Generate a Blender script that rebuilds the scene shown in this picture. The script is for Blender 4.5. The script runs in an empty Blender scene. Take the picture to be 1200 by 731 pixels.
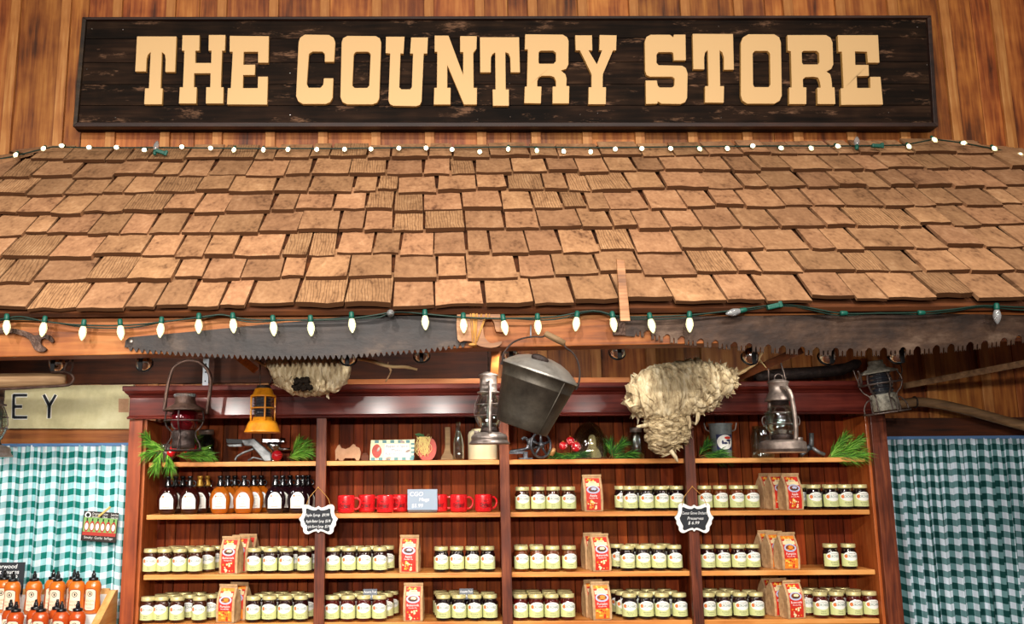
import bpy, bmesh, math, random
from mathutils import Vector, Matrix, noise
from mathutils.geometry import tessellate_polygon
R = math.radians
rnd = random.Random(7)
SC = bpy.context.scene
COL = SC.collection

# ------------------------------------------------------------------ camera
F, CX, CY, H0 = 1050.0, 510.0, 365.5, 1.6
TH = math.atan(185.0 / F)
ROLL = R(0.42)
fwd = Vector((0, math.cos(TH), math.sin(TH)))
r0 = Vector((1, 0, 0)); u0 = Vector((0, -math.sin(TH), math.cos(TH)))
rt = r0 * math.cos(ROLL) - u0 * math.sin(ROLL)
up = u0 * math.cos(ROLL) + r0 * math.sin(ROLL)
CAM = Vector((0, 0, H0))
cd = bpy.data.cameras.new('camera'); cam = bpy.data.objects.new('camera', cd); COL.objects.link(cam)
M = Matrix.Identity(4)
for i in range(3):
    M[i][0], M[i][1], M[i][2], M[i][3] = rt[i], up[i], -fwd[i], CAM[i]
cam.matrix_world = M
cd.sensor_width = 36; cd.lens = F / 1200 * 36
cd.shift_x = (600 - CX) / 1200
cd.clip_start = .05
SC.camera = cam

def P(px, py, Y):
    """The point of the plane at distance Y that is seen at (px, py)."""
    d = fwd + rt * ((px - CX) / F) + up * ((CY - py) / F)
    return CAM + d * (Y / d.y)
def PXM(Y, py=500):
    return (P(600, py, Y) - P(500, py, Y)).length / 100      # metres per pixel

# ------------------------------------------------------------------ materials
MAT = {}
def _mat(name):
    m = bpy.data.materials.new(name); m.use_nodes = True
    nt = m.node_tree; b = nt.nodes['Principled BSDF']
    MAT[name] = m
    return m, nt, b
def lin(c):
    if isinstance(c, str):
        c = [int(c[i:i + 2], 16) / 255 for i in (1, 3, 5)]
    return [x / 12.92 if x <= .04045 else ((x + .055) / 1.055) ** 2.4 for x in c[:3]] + [1]
def N(nt, t, **kw):
    n = nt.nodes.new(t)
    for k, v in kw.items():
        if k.startswith('i_'):
            key = k[2:]; n.inputs[int(key) if key.isdigit() else key.replace('_', ' ')].default_value = v
        else: setattr(n, k, v)
    return n
def L(nt, a, ao, b, bi): nt.links.new(a.outputs[ao], b.inputs[bi])
def ramp(nt, stops, interp='LINEAR'):
    n = nt.nodes.new('ShaderNodeValToRGB'); cr = n.color_ramp; cr.interpolation = interp
    while len(cr.elements) < len(stops): cr.elements.new(.5)
    for e, (p, c) in zip(cr.elements, stops): e.position = p; e.color = lin(c)
    return n
def plain(name, col, rough=.5, metal=0, coat=0, trans=0, ior=1.45, emit=None, es=0, spec=.5, sss=0):
    m, nt, b = _mat(name)
    b.inputs['Base Color'].default_value = lin(col)
    b.inputs['Roughness'].default_value = rough; b.inputs['Metallic'].default_value = metal
    b.inputs['Coat Weight'].default_value = coat; b.inputs['Coat Roughness'].default_value = .06
    b.inputs['Transmission Weight'].default_value = trans; b.inputs['IOR'].default_value = ior
    b.inputs['Specular IOR Level'].default_value = spec
    if emit: b.inputs['Emission Color'].default_value = lin(emit); b.inputs['Emission Strength'].default_value = es
    return m
def mottled(name, cols, scale=12, rough=.5, metal=0, bump=.2, stretch=(1, 1, 1), detail=8, coat=0, bscale=None, dist=.02, rr=None, island=0):
    m, nt, b = _mat(name)
    tc = N(nt, 'ShaderNodeTexCoord'); mp = N(nt, 'ShaderNodeMapping'); mp.inputs['Scale'].default_value = stretch
    L(nt, tc, 'Object', mp, 0)
    nz = N(nt, 'ShaderNodeTexNoise'); nz.inputs['Scale'].default_value = scale; nz.inputs['Detail'].default_value = detail; nz.inputs['Roughness'].default_value = .65
    L(nt, mp, 0, nz, 'Vector')
    k = len(cols)
    rp = ramp(nt, [(.3 + .4 * i / max(1, k - 1), c) for i, c in enumerate(cols)])
    L(nt, nz, 'Fac', rp, 0)
    last, out = rp, 0
    if island:
        ge = N(nt, 'ShaderNodeNewGeometry'); mr = N(nt, 'ShaderNodeMapRange'); mr.inputs[3].default_value = 1 - island; mr.inputs[4].default_value = 1 + island
        L(nt, ge, 'Random Per Island', mr, 0)
        hs = N(nt, 'ShaderNodeHueSaturation'); L(nt, rp, 0, hs, 'Color'); L(nt, mr, 0, hs, 'Value'); last = hs
    L(nt, last, out, b, 'Base Color')
    b.inputs['Roughness'].default_value = rough; b.inputs['Metallic'].default_value = metal; b.inputs['Coat Weight'].default_value = coat
    if rr:
        mr = N(nt, 'ShaderNodeMapRange'); mr.inputs[3].default_value = rr[0]; mr.inputs[4].default_value = rr[1]
        L(nt, nz, 'Fac', mr, 0); L(nt, mr, 0, b, 'Roughness')
    if bump:
        n2 = N(nt, 'ShaderNodeTexNoise'); n2.inputs['Scale'].default_value = bscale or scale * 3; n2.inputs['Detail'].default_value = 6
        L(nt, mp, 0, n2, 'Vector')
        bp = N(nt, 'ShaderNodeBump'); bp.inputs['Strength'].default_value = bump; bp.inputs['Distance'].default_value = dist
        L(nt, n2, 'Fac', bp, 'Height'); L(nt, bp, 0, b, 'Normal')
    return m
def wood(name, cols, axis='X', scale=9, rough=.6, bump=.25, island=.22, hue=.02, coat=0, knots=True, patch=None, spec=.4, ramp_pos=(.37, .63), dist=.006, blotch=.3, swirl=False):
    """Grain drawn out along one axis, every loose board of a mesh with a tone of its own."""
    m, nt, b = _mat(name)
    tc = N(nt, 'ShaderNodeTexCoord'); mp = N(nt, 'ShaderNodeMapping')
    st = {'X': (.07, 1, 1), 'Y': (1, .07, 1), 'Z': (1, 1, .07)}[axis]
    mp.inputs['Scale'].default_value = st
    ge = N(nt, 'ShaderNodeNewGeometry')
    mul = N(nt, 'ShaderNodeMath', operation='MULTIPLY'); mul.inputs[1].default_value = 37.0
    L(nt, ge, 'Random Per Island', mul, 0)
    ad = N(nt, 'ShaderNodeVectorMath', operation='ADD')
    L(nt, tc, 'Object', ad, 0); L(nt, mul, 0, ad, 1)
    L(nt, ad, 0, mp, 0)
    big = N(nt, 'ShaderNodeTexNoise'); big.inputs['Scale'].default_value = scale; big.inputs['Detail'].default_value = 4; big.inputs['Distortion'].default_value = 1.1
    fine = N(nt, 'ShaderNodeTexNoise'); fine.inputs['Scale'].default_value = scale * 7; fine.inputs['Detail'].default_value = 6
    blot = N(nt, 'ShaderNodeTexNoise'); blot.inputs['Scale'].default_value = 5; blot.inputs['Detail'].default_value = 3
    L(nt, mp, 0, big, 'Vector'); L(nt, mp, 0, fine, 'Vector'); L(nt, ad, 0, blot, 'Vector')
    mx = N(nt, 'ShaderNodeMix', data_type='FLOAT'); mx.inputs[0].default_value = .45
    L(nt, big, 'Fac', mx, 2); L(nt, fine, 'Fac', mx, 3)
    mx2 = N(nt, 'ShaderNodeMix', data_type='FLOAT'); mx2.inputs[0].default_value = blotch
    L(nt, mx, 0, mx2, 2); L(nt, blot, 'Fac', mx2, 3)
    k = len(cols); a, z = ramp_pos
    rp = ramp(nt, [(a + (z - a) * i / max(1, k - 1), c) for i, c in enumerate(cols)])
    L(nt, mx2, 0, rp, 0)
    hs = N(nt, 'ShaderNodeHueSaturation'); L(nt, rp, 0, hs, 'Color')
    mr = N(nt, 'ShaderNodeMapRange'); mr.inputs[3].default_value = 1 - island; mr.inputs[4].default_value = 1 + island
    L(nt, ge, 'Random Per Island', mr, 0); L(nt, mr, 0, hs, 'Value')
    fr = N(nt, 'ShaderNodeMath', operation='FRACT'); L(nt, mul, 0, fr, 0)
    mh = N(nt, 'ShaderNodeMapRange'); mh.inputs[3].default_value = .5 - hue; mh.inputs[4].default_value = .5 + hue
    L(nt, fr, 0, mh, 0); L(nt, mh, 0, hs, 'Hue')
    last = hs; li = 0
    if swirl:      # flat-sawn figure on some boards
        wv = N(nt, 'ShaderNodeTexWave', wave_type='RINGS', rings_direction='Y'); wv.inputs['Scale'].default_value = 26; wv.inputs['Distortion'].default_value = 7; wv.inputs['Detail'].default_value = 2; wv.inputs['Detail Scale'].default_value = 1.2
        mw = N(nt, 'ShaderNodeMapping'); mw.inputs['Scale'].default_value = {'X': (.3, 1, 1), 'Y': (1, .22, .22), 'Z': (1, 1, .3)}[axis]
        L(nt, ad, 0, mw, 0); L(nt, mw, 0, wv, 'Vector')
        wr = ramp(nt, [(.0, (1, 1, 1)), (.35, (0, 0, 0))]); L(nt, wv, 'Fac', wr, 0)
        gt = N(nt, 'ShaderNodeMath', operation='GREATER_THAN'); gt.inputs[1].default_value = .85; L(nt, fr, 0, gt, 0)
        mu2 = N(nt, 'ShaderNodeMath', operation='MULTIPLY'); L(nt, wr, 0, mu2, 0); L(nt, gt, 0, mu2, 1)
        mu3 = N(nt, 'ShaderNodeMath', operation='MULTIPLY'); mu3.inputs[1].default_value = .6; L(nt, mu2, 0, mu3, 0)
        sw = N(nt, 'ShaderNodeMix', data_type='RGBA'); L(nt, mu3, 0, sw, 0); L(nt, hs, 0, sw, 6); sw.inputs[7].default_value = [x * .8 for x in lin(cols[0])[:3]] + [1]
        last, li = sw, 2
    if knots:
        vo = N(nt, 'ShaderNodeTexVoronoi'); vo.inputs['Scale'].default_value = 3.2
        mk = N(nt, 'ShaderNodeMapping'); mk.inputs['Scale'].default_value = {'X': (.5, 1, 1), 'Y': (1, .5, 1), 'Z': (1, 1, .5)}[axis]
        L(nt, ad, 0, mk, 0); L(nt, mk, 0, vo, 'Vector')
        kr = ramp(nt, [(0.03, (1, 1, 1)), (.085, (0, 0, 0))]); L(nt, vo, 'Distance', kr, 0)
        mm = N(nt, 'ShaderNodeMix', data_type='RGBA'); L(nt, kr, 0, mm, 0); L(nt, last, li, mm, 6)
        mm.inputs[7].default_value = [x * .25 for x in lin(cols[0])[:3]] + [1]
        last, li = mm, 2
    if patch:
        col, thr, sc = patch
        pn = N(nt, 'ShaderNodeTexNoise'); pn.inputs['Scale'].default_value = sc; pn.inputs['Detail'].default_value = 9; pn.inputs['Roughness'].default_value = .75
        mp3 = N(nt, 'ShaderNodeMapping'); mp3.inputs['Scale'].default_value = {'X': (.28, 1, 1), 'Y': (1, .28, 1), 'Z': (1, 1, .28)}[axis]
        L(nt, ad, 0, mp3, 0); L(nt, mp3, 0, pn, 'Vector')
        pr = ramp(nt, [(thr, (0, 0, 0)), (thr + .1, (1, 1, 1))]); L(nt, pn, 'Fac', pr, 0)
        mm = N(nt, 'ShaderNodeMix', data_type='RGBA'); L(nt, pr, 0, mm, 0); L(nt, last, li, mm, 6); mm.inputs[7].default_value = lin(col)
        last, li = mm, 2
    L(nt, last, li, b, 'Base Color')
    b.inputs['Roughness'].default_value = rough; b.inputs['Coat Weight'].default_value = coat; b.inputs['Coat Roughness'].default_value = .13
    b.inputs['Specular IOR Level'].default_value = spec
    bp = N(nt, 'ShaderNodeBump'); bp.inputs['Strength'].default_value = bump; bp.inputs['Distance'].default_value = dist
    L(nt, mx, 0, bp, 'Height'); L(nt, bp, 0, b, 'Normal')
    return m
def gingham(name, white, mid, dark, cell):
    m, nt, b = _mat(name)
    uv = N(nt, 'ShaderNodeUVMap'); sp = N(nt, 'ShaderNodeSeparateXYZ'); L(nt, uv, 0, sp, 0)
    outs = []
    for k in (0, 1):
        mu = N(nt, 'ShaderNodeMath', operation='MULTIPLY'); mu.inputs[1].default_value = 1 / (2 * cell); L(nt, sp, k, mu, 0)
        fr = N(nt, 'ShaderNodeMath', operation='FRACT'); L(nt, mu, 0, fr, 0)
        gt = N(nt, 'ShaderNodeMath', operation='GREATER_THAN'); gt.inputs[1].default_value = .5; L(nt, fr, 0, gt, 0)
        outs.append(gt)
    ad = N(nt, 'ShaderNodeMath', operation='ADD'); L(nt, outs[0], 0, ad, 0); L(nt, outs[1], 0, ad, 1)
    ha = N(nt, 'ShaderNodeMath', operation='MULTIPLY'); ha.inputs[1].default_value = .5; L(nt, ad, 0, ha, 0)
    rp = ramp(nt, [(0, white), (.4, mid), (.9, dark)], 'CONSTANT'); L(nt, ha, 0, rp, 0)
    L(nt, rp, 0, b, 'Base Color'); b.inputs['Roughness'].default_value = .85; b.inputs['Specular IOR Level'].default_value = .15
    return m

wood('wall_wood', ['#46200a', '#83441a', '#a8652c', '#c0803f'], 'Z', 8, .55, .35, .22, .006, patch=None)
wood('batten_wood', ['#7a431b', '#b5793a', '#d09a58'], 'Z', 9, .55, .35, .2, .006)
wood('shake_wood', ['#5c3d29', '#99704f', '#ae825d', '#c09670'], 'Y', 9, .75, .4, .22, .004, knots=False, spec=.2, blotch=.14, ramp_pos=(.32, .68), swirl=True)
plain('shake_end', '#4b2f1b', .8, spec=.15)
wood('deck_wood', ['#2e1608', '#4c260f', '#6a3816'], 'X', 8, .7, .3)
wood('beam_wood', ['#5a2f10', '#94561f', '#ab6c2e', '#bd8344'], 'X', 7, .6, .4, .1, .006)
wood('header_wood', ['#2a1305', '#54290d', '#6e3a14'], 'X', 8, .7, .3, .1, .005)
wood('plank_wood', ['#a05f24', '#cf8c40', '#e0a45c'], 'X', 8, .6, .2)
wood('trim_wood', ['#6a3814', '#a4642a', '#bd7f3e'], 'X', 8, .55, .3, .1, .006)
wood('sign_dark', ['#0c0704', '#170e08', '#26180f', '#3a281b'], 'X', 7, .75, .6, .3, .006, knots=False, spec=.12, patch=('#7a5a44', .57, 15))
wood('sign_frame', ['#1a100b', '#2c1d14', '#47301f'], 'X', 8, .55, .4, .2)
wood('mahogany', ['#260d09', '#45180f', '#5f2719', '#723526'], 'X', 8, .5, .12, .1, .006, coat=.17, knots=False, spec=.16, dist=.002)
wood('post_wood', ['#331309', '#663018', '#92502c'], 'Z', 14, .52, .5, .12, .004, coat=.06, knots=False, spec=.35)
wood('stile_wood', ['#5f260d', '#964818', '#b8622a'], 'Z', 8, .5, .3, .1, .006, coat=.06, knots=True)
wood('back_wood', ['#471a07', '#7a3410', '#9c4a1a'], 'Z', 9, .62, .25, .28, .006, coat=0, knots=False, spec=.15)
wood('pine_shelf', ['#b06a22', '#d99645', '#eab566'], 'X', 8, .45, .15, .08, .01, coat=.15, knots=False)
wood('pine_side', ['#8a4514', '#b9692a', '#cc8340'], 'Z', 8, .45, .2, .1, .01, coat=.2)
wood('crate_wood', ['#c08038', '#dba75c', '#ecc582'], 'Y', 8, .55, .2, .08, .01)
wood('grip_wood', ['#4e3a26', '#7d6244', '#a58a64'], 'X', 14, .7, .35, knots=False)
wood('pale_wood', ['#86653c', '#b6925f', '#d2b482'], 'Z', 12, .6, .25, .1, .01, knots=False)
wood('handle_wood', ['#6a4522', '#a0713f', '#c59a66'], 'X', 12, .5, .35, .1, .01, knots=False)
wood('old_wood', ['#6b4f35', '#9b7a57', '#c0a07a'], 'X', 10, .75, .4, .1, .01, knots=False)
wood('snath_wood', ['#4a3522', '#7a5c3e', '#96754f'], 'X', 10, .7, .3, .1, .01, knots=False)
wood('branch_wood', ['#6e5433', '#a88a5e', '#c8ad82'], 'X', 20, .75, .4, knots=False)
plain('letter_cream', '#dfb984', .6, spec=.25)
plain('letter_edge', '#c79a55', .6)
plain('black', '#0b0b0c', .45)
plain('soft_black', '#141416', .6)
plain('wire_green', '#0d2a20', .5)
plain('socket_green', '#0f5446', .45)
plain('white', '#f2f2ee', .5)
plain('chalk', '#f4f6f6', .8)
plain('chalkboard', '#1b2027', .6)
plain('chalk_grey', '#5b616b', .6)
plain('slate_grey', '#94a3b5', .55)
plain('clear_acrylic', '#f1f4f2', .1, trans=.9)
plain('bulb_lit', '#f6f3dc', .1, trans=.55, emit='#f0eba6', es=.3, coat=.8)
plain('bulb_filament', '#ffffff', .3, emit='#fffbe8', es=6)
plain('bulb_unlit', '#eef0f2', .08, trans=.75, coat=.5)
def thin_glass(name, tint, refl=.08):
    m, nt, b = _mat(name); out = nt.nodes['Material Output']
    tr = N(nt, 'ShaderNodeBsdfTransparent'); tr.inputs[0].default_value = lin(tint)
    gl = N(nt, 'ShaderNodeBsdfGlossy'); gl.inputs[0].default_value = (1, 1, 1, 1); gl.inputs['Roughness'].default_value = .03
    lw = N(nt, 'ShaderNodeLayerWeight'); lw.inputs[0].default_value = .25
    mr = N(nt, 'ShaderNodeMapRange'); mr.inputs[3].default_value = refl; mr.inputs[4].default_value = .75
    L(nt, lw, 'Facing', mr, 0); mx = N(nt, 'ShaderNodeMixShader'); L(nt, mr, 0, mx, 0); L(nt, tr, 0, mx, 1); L(nt, gl, 0, mx, 2); L(nt, mx, 0, out, 0)
thin_glass('glass', '#eef6f4')
plain('glass_dark', '#20242a', .05, coat=1, spec=.7)
plain('glass_red', '#5c0410', .05, trans=.55, coat=.6)
thin_glass('glass_blue', '#b5cfd8', .1)
plain('chrome', '#d8d8d8', .15, 1)
plain('steel_strap', '#8f9398', .5, .6)
plain('brass_lid', '#e2d79a', .32, .35)
plain('gold_cap', '#b98a35', .4, .4)
plain('cap_black', '#0e0e10', .25, coat=.4)
plain('label_green', '#cfd594', .6)
plain('label_white', '#f1f1e9', .6)
plain('logo_orange', '#e07a3c', .6)
plain('logo_green', '#2f6650', .6)
plain('ink', '#33342a', .7)
plain('mug_red', '#d81f24', .22, coat=.6)
plain('mug_print', '#3a0507', .4)
plain('apple_red', '#c2141b', .25, coat=.5)
plain('apple_leaf', '#8c1018', .4)
plain('ornament_red', '#b3101c', .3, coat=.4)
plain('dot_white', '#f3e9df', .6)
plain('bag_red', '#cf3020', .55)
plain('bag_yellow', '#f2c74d', .55)
plain('bag_orange', '#ee8a2a', .55)
plain('bag_cream', '#f3dfae', .55)
plain('bag_blue', '#b9bdd6', .5)
plain('bag_brown', '#7a3a1e', .55)
plain('sauce', '#c8691f', .2, coat=.5, sss=0)
plain('sauce_red', '#b84a1a', .2, coat=.5)
plain('sauce_label', '#f2dcc0', .55)
plain('flyer_dark', '#2a201c', .5)
plain('flyer_green', '#7fb05e', .5)
plain('flyer_red', '#b5352a', .5)
plain('peg_yellow', '#dcb763', .6)
plain('board_cream', '#cfc79c', .6)
plain('crock', '#e9dcb4', .35, coat=.3)
plain('teal_paint', '#5f8f93', .6)
plain('yellow_check', '#efe9bf', .6)
plain('label_navy', '#252a55', .5)
plain('rod_blue', '#5d86b8', .45)
plain('raffia', '#e6cf86', .7)
plain('twine', '#c08a45', .8)
plain('needle', '#5f9a2e', .55, spec=.3)
plain('needle_dark', '#24521c', .55, spec=.3)
plain('needle_tip', '#8fc04a', .55, spec=.3)
plain('twig', '#6b4a22', .8)
plain('honeycomb', '#17110c', .9, spec=.1)
mottled('paper_nest', ['#4d3d2b', '#94805f', '#b9a681', '#cdbd9b', '#dccfb2'], 16, .9, 0, .8, (2.6, 1.5, .8), bscale=26, dist=.016, island=.1)
mottled('paper_scaly', ['#3f3122', '#8f7b58', '#bfab85', '#d6c6a4'], 26, .9, 0, 1, (1.4, 1, 2.6), bscale=34, dist=.016, island=.14)
mottled('saw_steel', ['#121011', '#211c1b', '#302825', '#4d4037'], 11, .5, .35, .15, (.5, 1, 1), rr=(.45, .65))
mottled('saw_rust', ['#150c08', '#2c1c13', '#453022', '#6a5545'], 9, .55, .4, .2, (.5, 1, 1))
mottled('iron', ['#1c1614', '#332723', '#4b3a33'], 30, .6, .5, .3)
mottled('iron_brown', ['#2b1d17', '#4a352b', '#6a5144'], 28, .55, .5, .3)
mottled('wire_iron', ['#3a2f2b', '#5d504a', '#7e726a'], 40, .45, .7, .2)
mottled('bucket_metal', ['#302b25', '#4a443b', '#5d564a'], 8, .5, .55, .15)
mottled('bucket_lid', ['#7a7770', '#a09c95', '#b5b1a9'], 10, .45, .6, .15)
mottled('lantern_steel', ['#6c625d', '#93877f', '#b8ada4'], 16, .38, .75, .15)
mottled('lantern_grey', ['#5a4c46', '#86786f', '#a99b90'], 16, .42, .65, .15)
mottled('lantern_orange', ['#b0660d', '#e39018', '#f0a52a'], 14, .45, 0, .1, coat=.2)
mottled('lantern_white', ['#3b3832', '#8f8a7b', '#b7b2a2'], 45, .6, .2, .3)
mottled('cast_grey', ['#3e3f40', '#77797a', '#a2a5a5'], 14, .45, .6, .2)
mottled('peeler_iron', ['#2f3033', '#5b5d62', '#87898d'], 20, .4, .7, .2)
mottled('galvanized', ['#6f7c80', '#94a2a5', '#b2bfc0'], 14, .45, .5, .1)
mottled('kraft', ['#a8825a', '#c59e70', '#d8b68a'], 26, .8, 0, .4, bscale=18)
mottled('brown_board', ['#a47a58', '#b98d6a', '#c79c78'], 18, .75, 0, .15)
mottled('cream_board', ['#b9b083', '#cfc698', '#dbd4ab'], 9, .6, 0, .1)
mottled('apple_paint', ['#8f2a20', '#b8402e', '#c9553b'], 12, .5, 0, .1)
for nm, c in (('jam_dark', '#23090a'), ('jam_brown', '#3a170b'), ('jam_red', '#4a0e0c'), ('jam_amber', '#5e2a0c'), ('jam_black', '#180b0e')):
    plain(nm, c, .12, coat=1)
for nm, c in (('syrup_dark', '#2c0a08'), ('syrup_amber', '#a8560f'), ('syrup_plum', '#1b0a10')):
    plain(nm, c, .08, coat=1)
gingham('gingham', '#eef7fc', '#9bcdd2', '#127468', .031)  # cool light on this curtain put into the colours as a blue tint
gingham('gingham_shade', '#c9d6e2', '#5f8588', '#0b3a38', .031)

# ------------------------------------------------------------------ mesh builder
_TXT = {}
def text_data(s):
    if s in _TXT: return _TXT[s]
    cu = bpy.data.curves.new('lettering', 'FONT'); cu.body = s; cu.size = 1; cu.align_x = 'CENTER'; cu.align_y = 'CENTER'; cu.resolution_u = 2
    ob = bpy.data.objects.new('lettering', cu); COL.objects.link(ob)
    dg = bpy.context.evaluated_depsgraph_get()
    me = bpy.data.meshes.new_from_object(ob.evaluated_get(dg))
    vs = [tuple(v.co) for v in me.vertices]; fs = [tuple(p.vertices) for p in me.polygons]
    bpy.data.objects.remove(ob); bpy.data.meshes.remove(me); bpy.data.curves.remove(cu)
    _TXT[s] = (vs, fs); return _TXT[s]

class MB:
    def __init__(s): s.v = []; s.f = []; s.m = []; s.sm = []; s.uv = None
    def add(s, vs, fs, mat=0, M=None, smooth=False):
        b = len(s.v)
        s.v += [tuple(M @ Vector(v)) if M is not None else tuple(v) for v in vs]
        s.f += [tuple(i + b for i in f) for f in fs]
        s.m += [mat] * len(fs); s.sm += [smooth] * len(fs)
        return s
    def box(s, c, d, mat=0, M=None):
        x, y, z = c; a, b, h = d[0] / 2, d[1] / 2, d[2] / 2
        vs = [(x + i * a, y + j * b, z + k * h) for i in (-1, 1) for j in (-1, 1) for k in (-1, 1)]
        return s.add(vs, [(0, 1, 3, 2), (4, 6, 7, 5), (0, 4, 5, 1), (2, 3, 7, 6), (0, 2, 6, 4), (1, 5, 7, 3)], mat, M)
    def hexa(s, b4, t4, mat=0):
        return s.add(list(b4) + list(t4), [(3, 2, 1, 0), (4, 5, 6, 7), (0, 1, 5, 4), (1, 2, 6, 5), (2, 3, 7, 6), (3, 0, 4, 7)], mat)
    def lathe(s, prof, n=24, mat=0, M=None, smooth=True, sx=1, sy=1):
        vs = []; rings = []
        for r, z in prof:
            if r < 1e-6: rings.append([len(vs)]); vs.append((0, 0, z))
            else:
                rings.append(list(range(len(vs), len(vs) + n)))
                vs += [(r * sx * math.cos(2 * math.pi * i / n), r * sy * math.sin(2 * math.pi * i / n), z) for i in range(n)]
        fs = []
        for A, B in zip(rings, rings[1:]):
            for i in range(n):
                j = (i + 1) % n
                if len(A) == 1 and len(B) == 1: continue
                if len(A) == 1: fs.append((A[0], B[j], B[i]))
                elif len(B) == 1: fs.append((A[i], A[j], B[0]))
                else: fs.append((A[i], A[j], B[j], B[i]))
        return s.add(vs, fs, mat, M, smooth)
    def tube(s, pts, r, n=8, mat=0, M=None, closed=False, smooth=True, caps=True):
        pts = [Vector(p) for p in pts]; k = len(pts)
        rr = r if isinstance(r, (list, tuple)) else [r] * k
        vs = []; fs = []; prev = None
        for i, p in enumerate(pts):
            a = pts[(i - 1) % k] if (closed or i) else p
            b = pts[(i + 1) % k] if (closed or i < k - 1) else p
            t = (b - a)
            t = t.normalized() if t.length > 1e-9 else Vector((0, 0, 1))
            if prev is None:
                q = Vector((0, 0, 1)) if abs(t.z) < .9 else Vector((1, 0, 0))
                nrm = t.cross(q).normalized()
            else:
                nrm = prev - t * prev.dot(t)
                nrm = nrm.normalized() if nrm.length > 1e-6 else t.orthogonal().normalized()
            prev = nrm; bi = t.cross(nrm)
            for j in range(n):
                an = 2 * math.pi * j / n
                vs.append(p + (nrm * math.cos(an) + bi * math.sin(an)) * rr[i])
        for i in range(k if closed else k - 1):
            for j in range(n):
                a = i * n + j; b = i * n + (j + 1) % n; c = ((i + 1) % k) * n + (j + 1) % n; d = ((i + 1) % k) * n + j
                fs.append((a, b, c, d))
        if caps and not closed:
            fs.append(tuple(range(n - 1, -1, -1))); fs.append(tuple((k - 1) * n + j for j in range(n)))
        return s.add(vs, fs, mat, M, smooth)
    def ring(s, c, r, w, n=24, k=6, mat=0, M=None, sy=None, z=None):
        pts = [(c[0] + r * math.cos(2 * math.pi * i / n), c[1] + (sy or r) * math.sin(2 * math.pi * i / n), c[2]) for i in range(n)]
        return s.tube(pts, w, k, mat, M, closed=True)
    def prism(s, poly, d0, d1, mat=0, M=None, holes=(), side=None, map=None):
        """Outline in (x, z), thickness from y = d0 (front) to d1 (back)."""
        loops = [list(poly)] + [list(h) for h in holes]
        flat = [p for l in loops for p in l]
        tri = tessellate_polygon([[Vector((x, z, 0)) for x, z in l] for l in loops])
        n = len(flat)
        vs = [(x, d0, z) for x, z in flat] + [(x, d1, z) for x, z in flat]
        if map: vs = [map(v) for v in vs]
        s.add(vs, [tuple(t) for t in tri] + [tuple(i + n for i in reversed(t)) for t in tri], mat, M)
        # sides share the caps' vertices: re-use by index
        b = len(s.v) - 2 * n; o = 0; sd = mat if side is None else side
        for l in loops:
            k = len(l)
            for i in range(k):
                a = b + o + i; c = b + o + (i + 1) % k
                s.f.append((a, c, c + n, a + n)); s.m.append(sd); s.sm.append(False)
            o += k
        return s
    def sphere(s, c, r, mat=0, M=None, nu=16, nv=10):
        rx, ry, rz = r if isinstance(r, (tuple, list)) else (r, r, r)
        prof = [(math.sin(math.pi * i / nv), -math.cos(math.pi * i / nv)) for i in range(nv + 1)]
        T = Matrix.Translation(Vector(c)) @ Matrix.Diagonal((rx, ry, rz, 1))
        return s.lathe(prof, nu, mat, (M @ T) if M is not None else T)
    def text(s, t, size, mat, pos, fn, sx=1, shear=0, maxw=None):
        """Lettering laid on a surface: fn maps flat (x, z) to a point."""
        vs, fs = text_data(t)
        if maxw:
            w = (max(v[0] for v in vs) - min(v[0] for v in vs)) * size * sx
            if w > maxw: sx *= maxw / w
        return s.add([fn(pos[0] + (v[0] + shear * v[1]) * size * sx, pos[1] + v[1] * size) for v in vs], fs, mat)
    def flat(s, poly, mat, fn):
        tri = tessellate_polygon([[Vector((x, z, 0)) for x, z in poly]])
        return s.add([fn(x, z) for x, z in poly], [tuple(t) for t in tri], mat)
    def mesh(s, name, mats):
        me = bpy.data.meshes.new(name); me.from_pydata(s.v, [], s.f)
        for m in (mats if isinstance(mats, (list, tuple)) else [mats]): me.materials.append(MAT[m])
        me.polygons.foreach_set('material_index', s.m); me.polygons.foreach_set('use_smooth', s.sm)
        if s.uv:
            ul = me.uv_layers.new(name='UVMap')
            for p in me.polygons:
                for li in p.loop_indices: ul.data[li].uv = s.uv[me.loops[li].vertex_index]
        me.update()
        bm = bmesh.new(); bm.from_mesh(me); bmesh.ops.recalc_face_normals(bm, faces=bm.faces); bm.to_mesh(me); bm.free()
        return me
    def build(s, name, mats, parent=None, loc=(0, 0, 0), rot=None, bevel=0, sub=0, solid=0, kind=None, label=None):
        ob = bpy.data.objects.new(name, s.mesh(name, mats)); COL.objects.link(ob)
        ob.location = loc
        if rot: ob.rotation_euler = rot
        if parent: ob.parent = parent
        if solid:
            md = ob.modifiers.new('thickness', 'SOLIDIFY'); md.thickness = solid; md.offset = -1
        if sub:
            md = ob.modifiers.new('smooth', 'SUBSURF'); md.levels = md.render_levels = sub
        if bevel:
            md = ob.modifiers.new('edge', 'BEVEL'); md.width = bevel; md.segments = 2; md.limit_method = 'ANGLE'; md.angle_limit = R(35)
        if kind: ob['kind'] = kind
        if label: ob['label'] = label
        return ob

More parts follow.
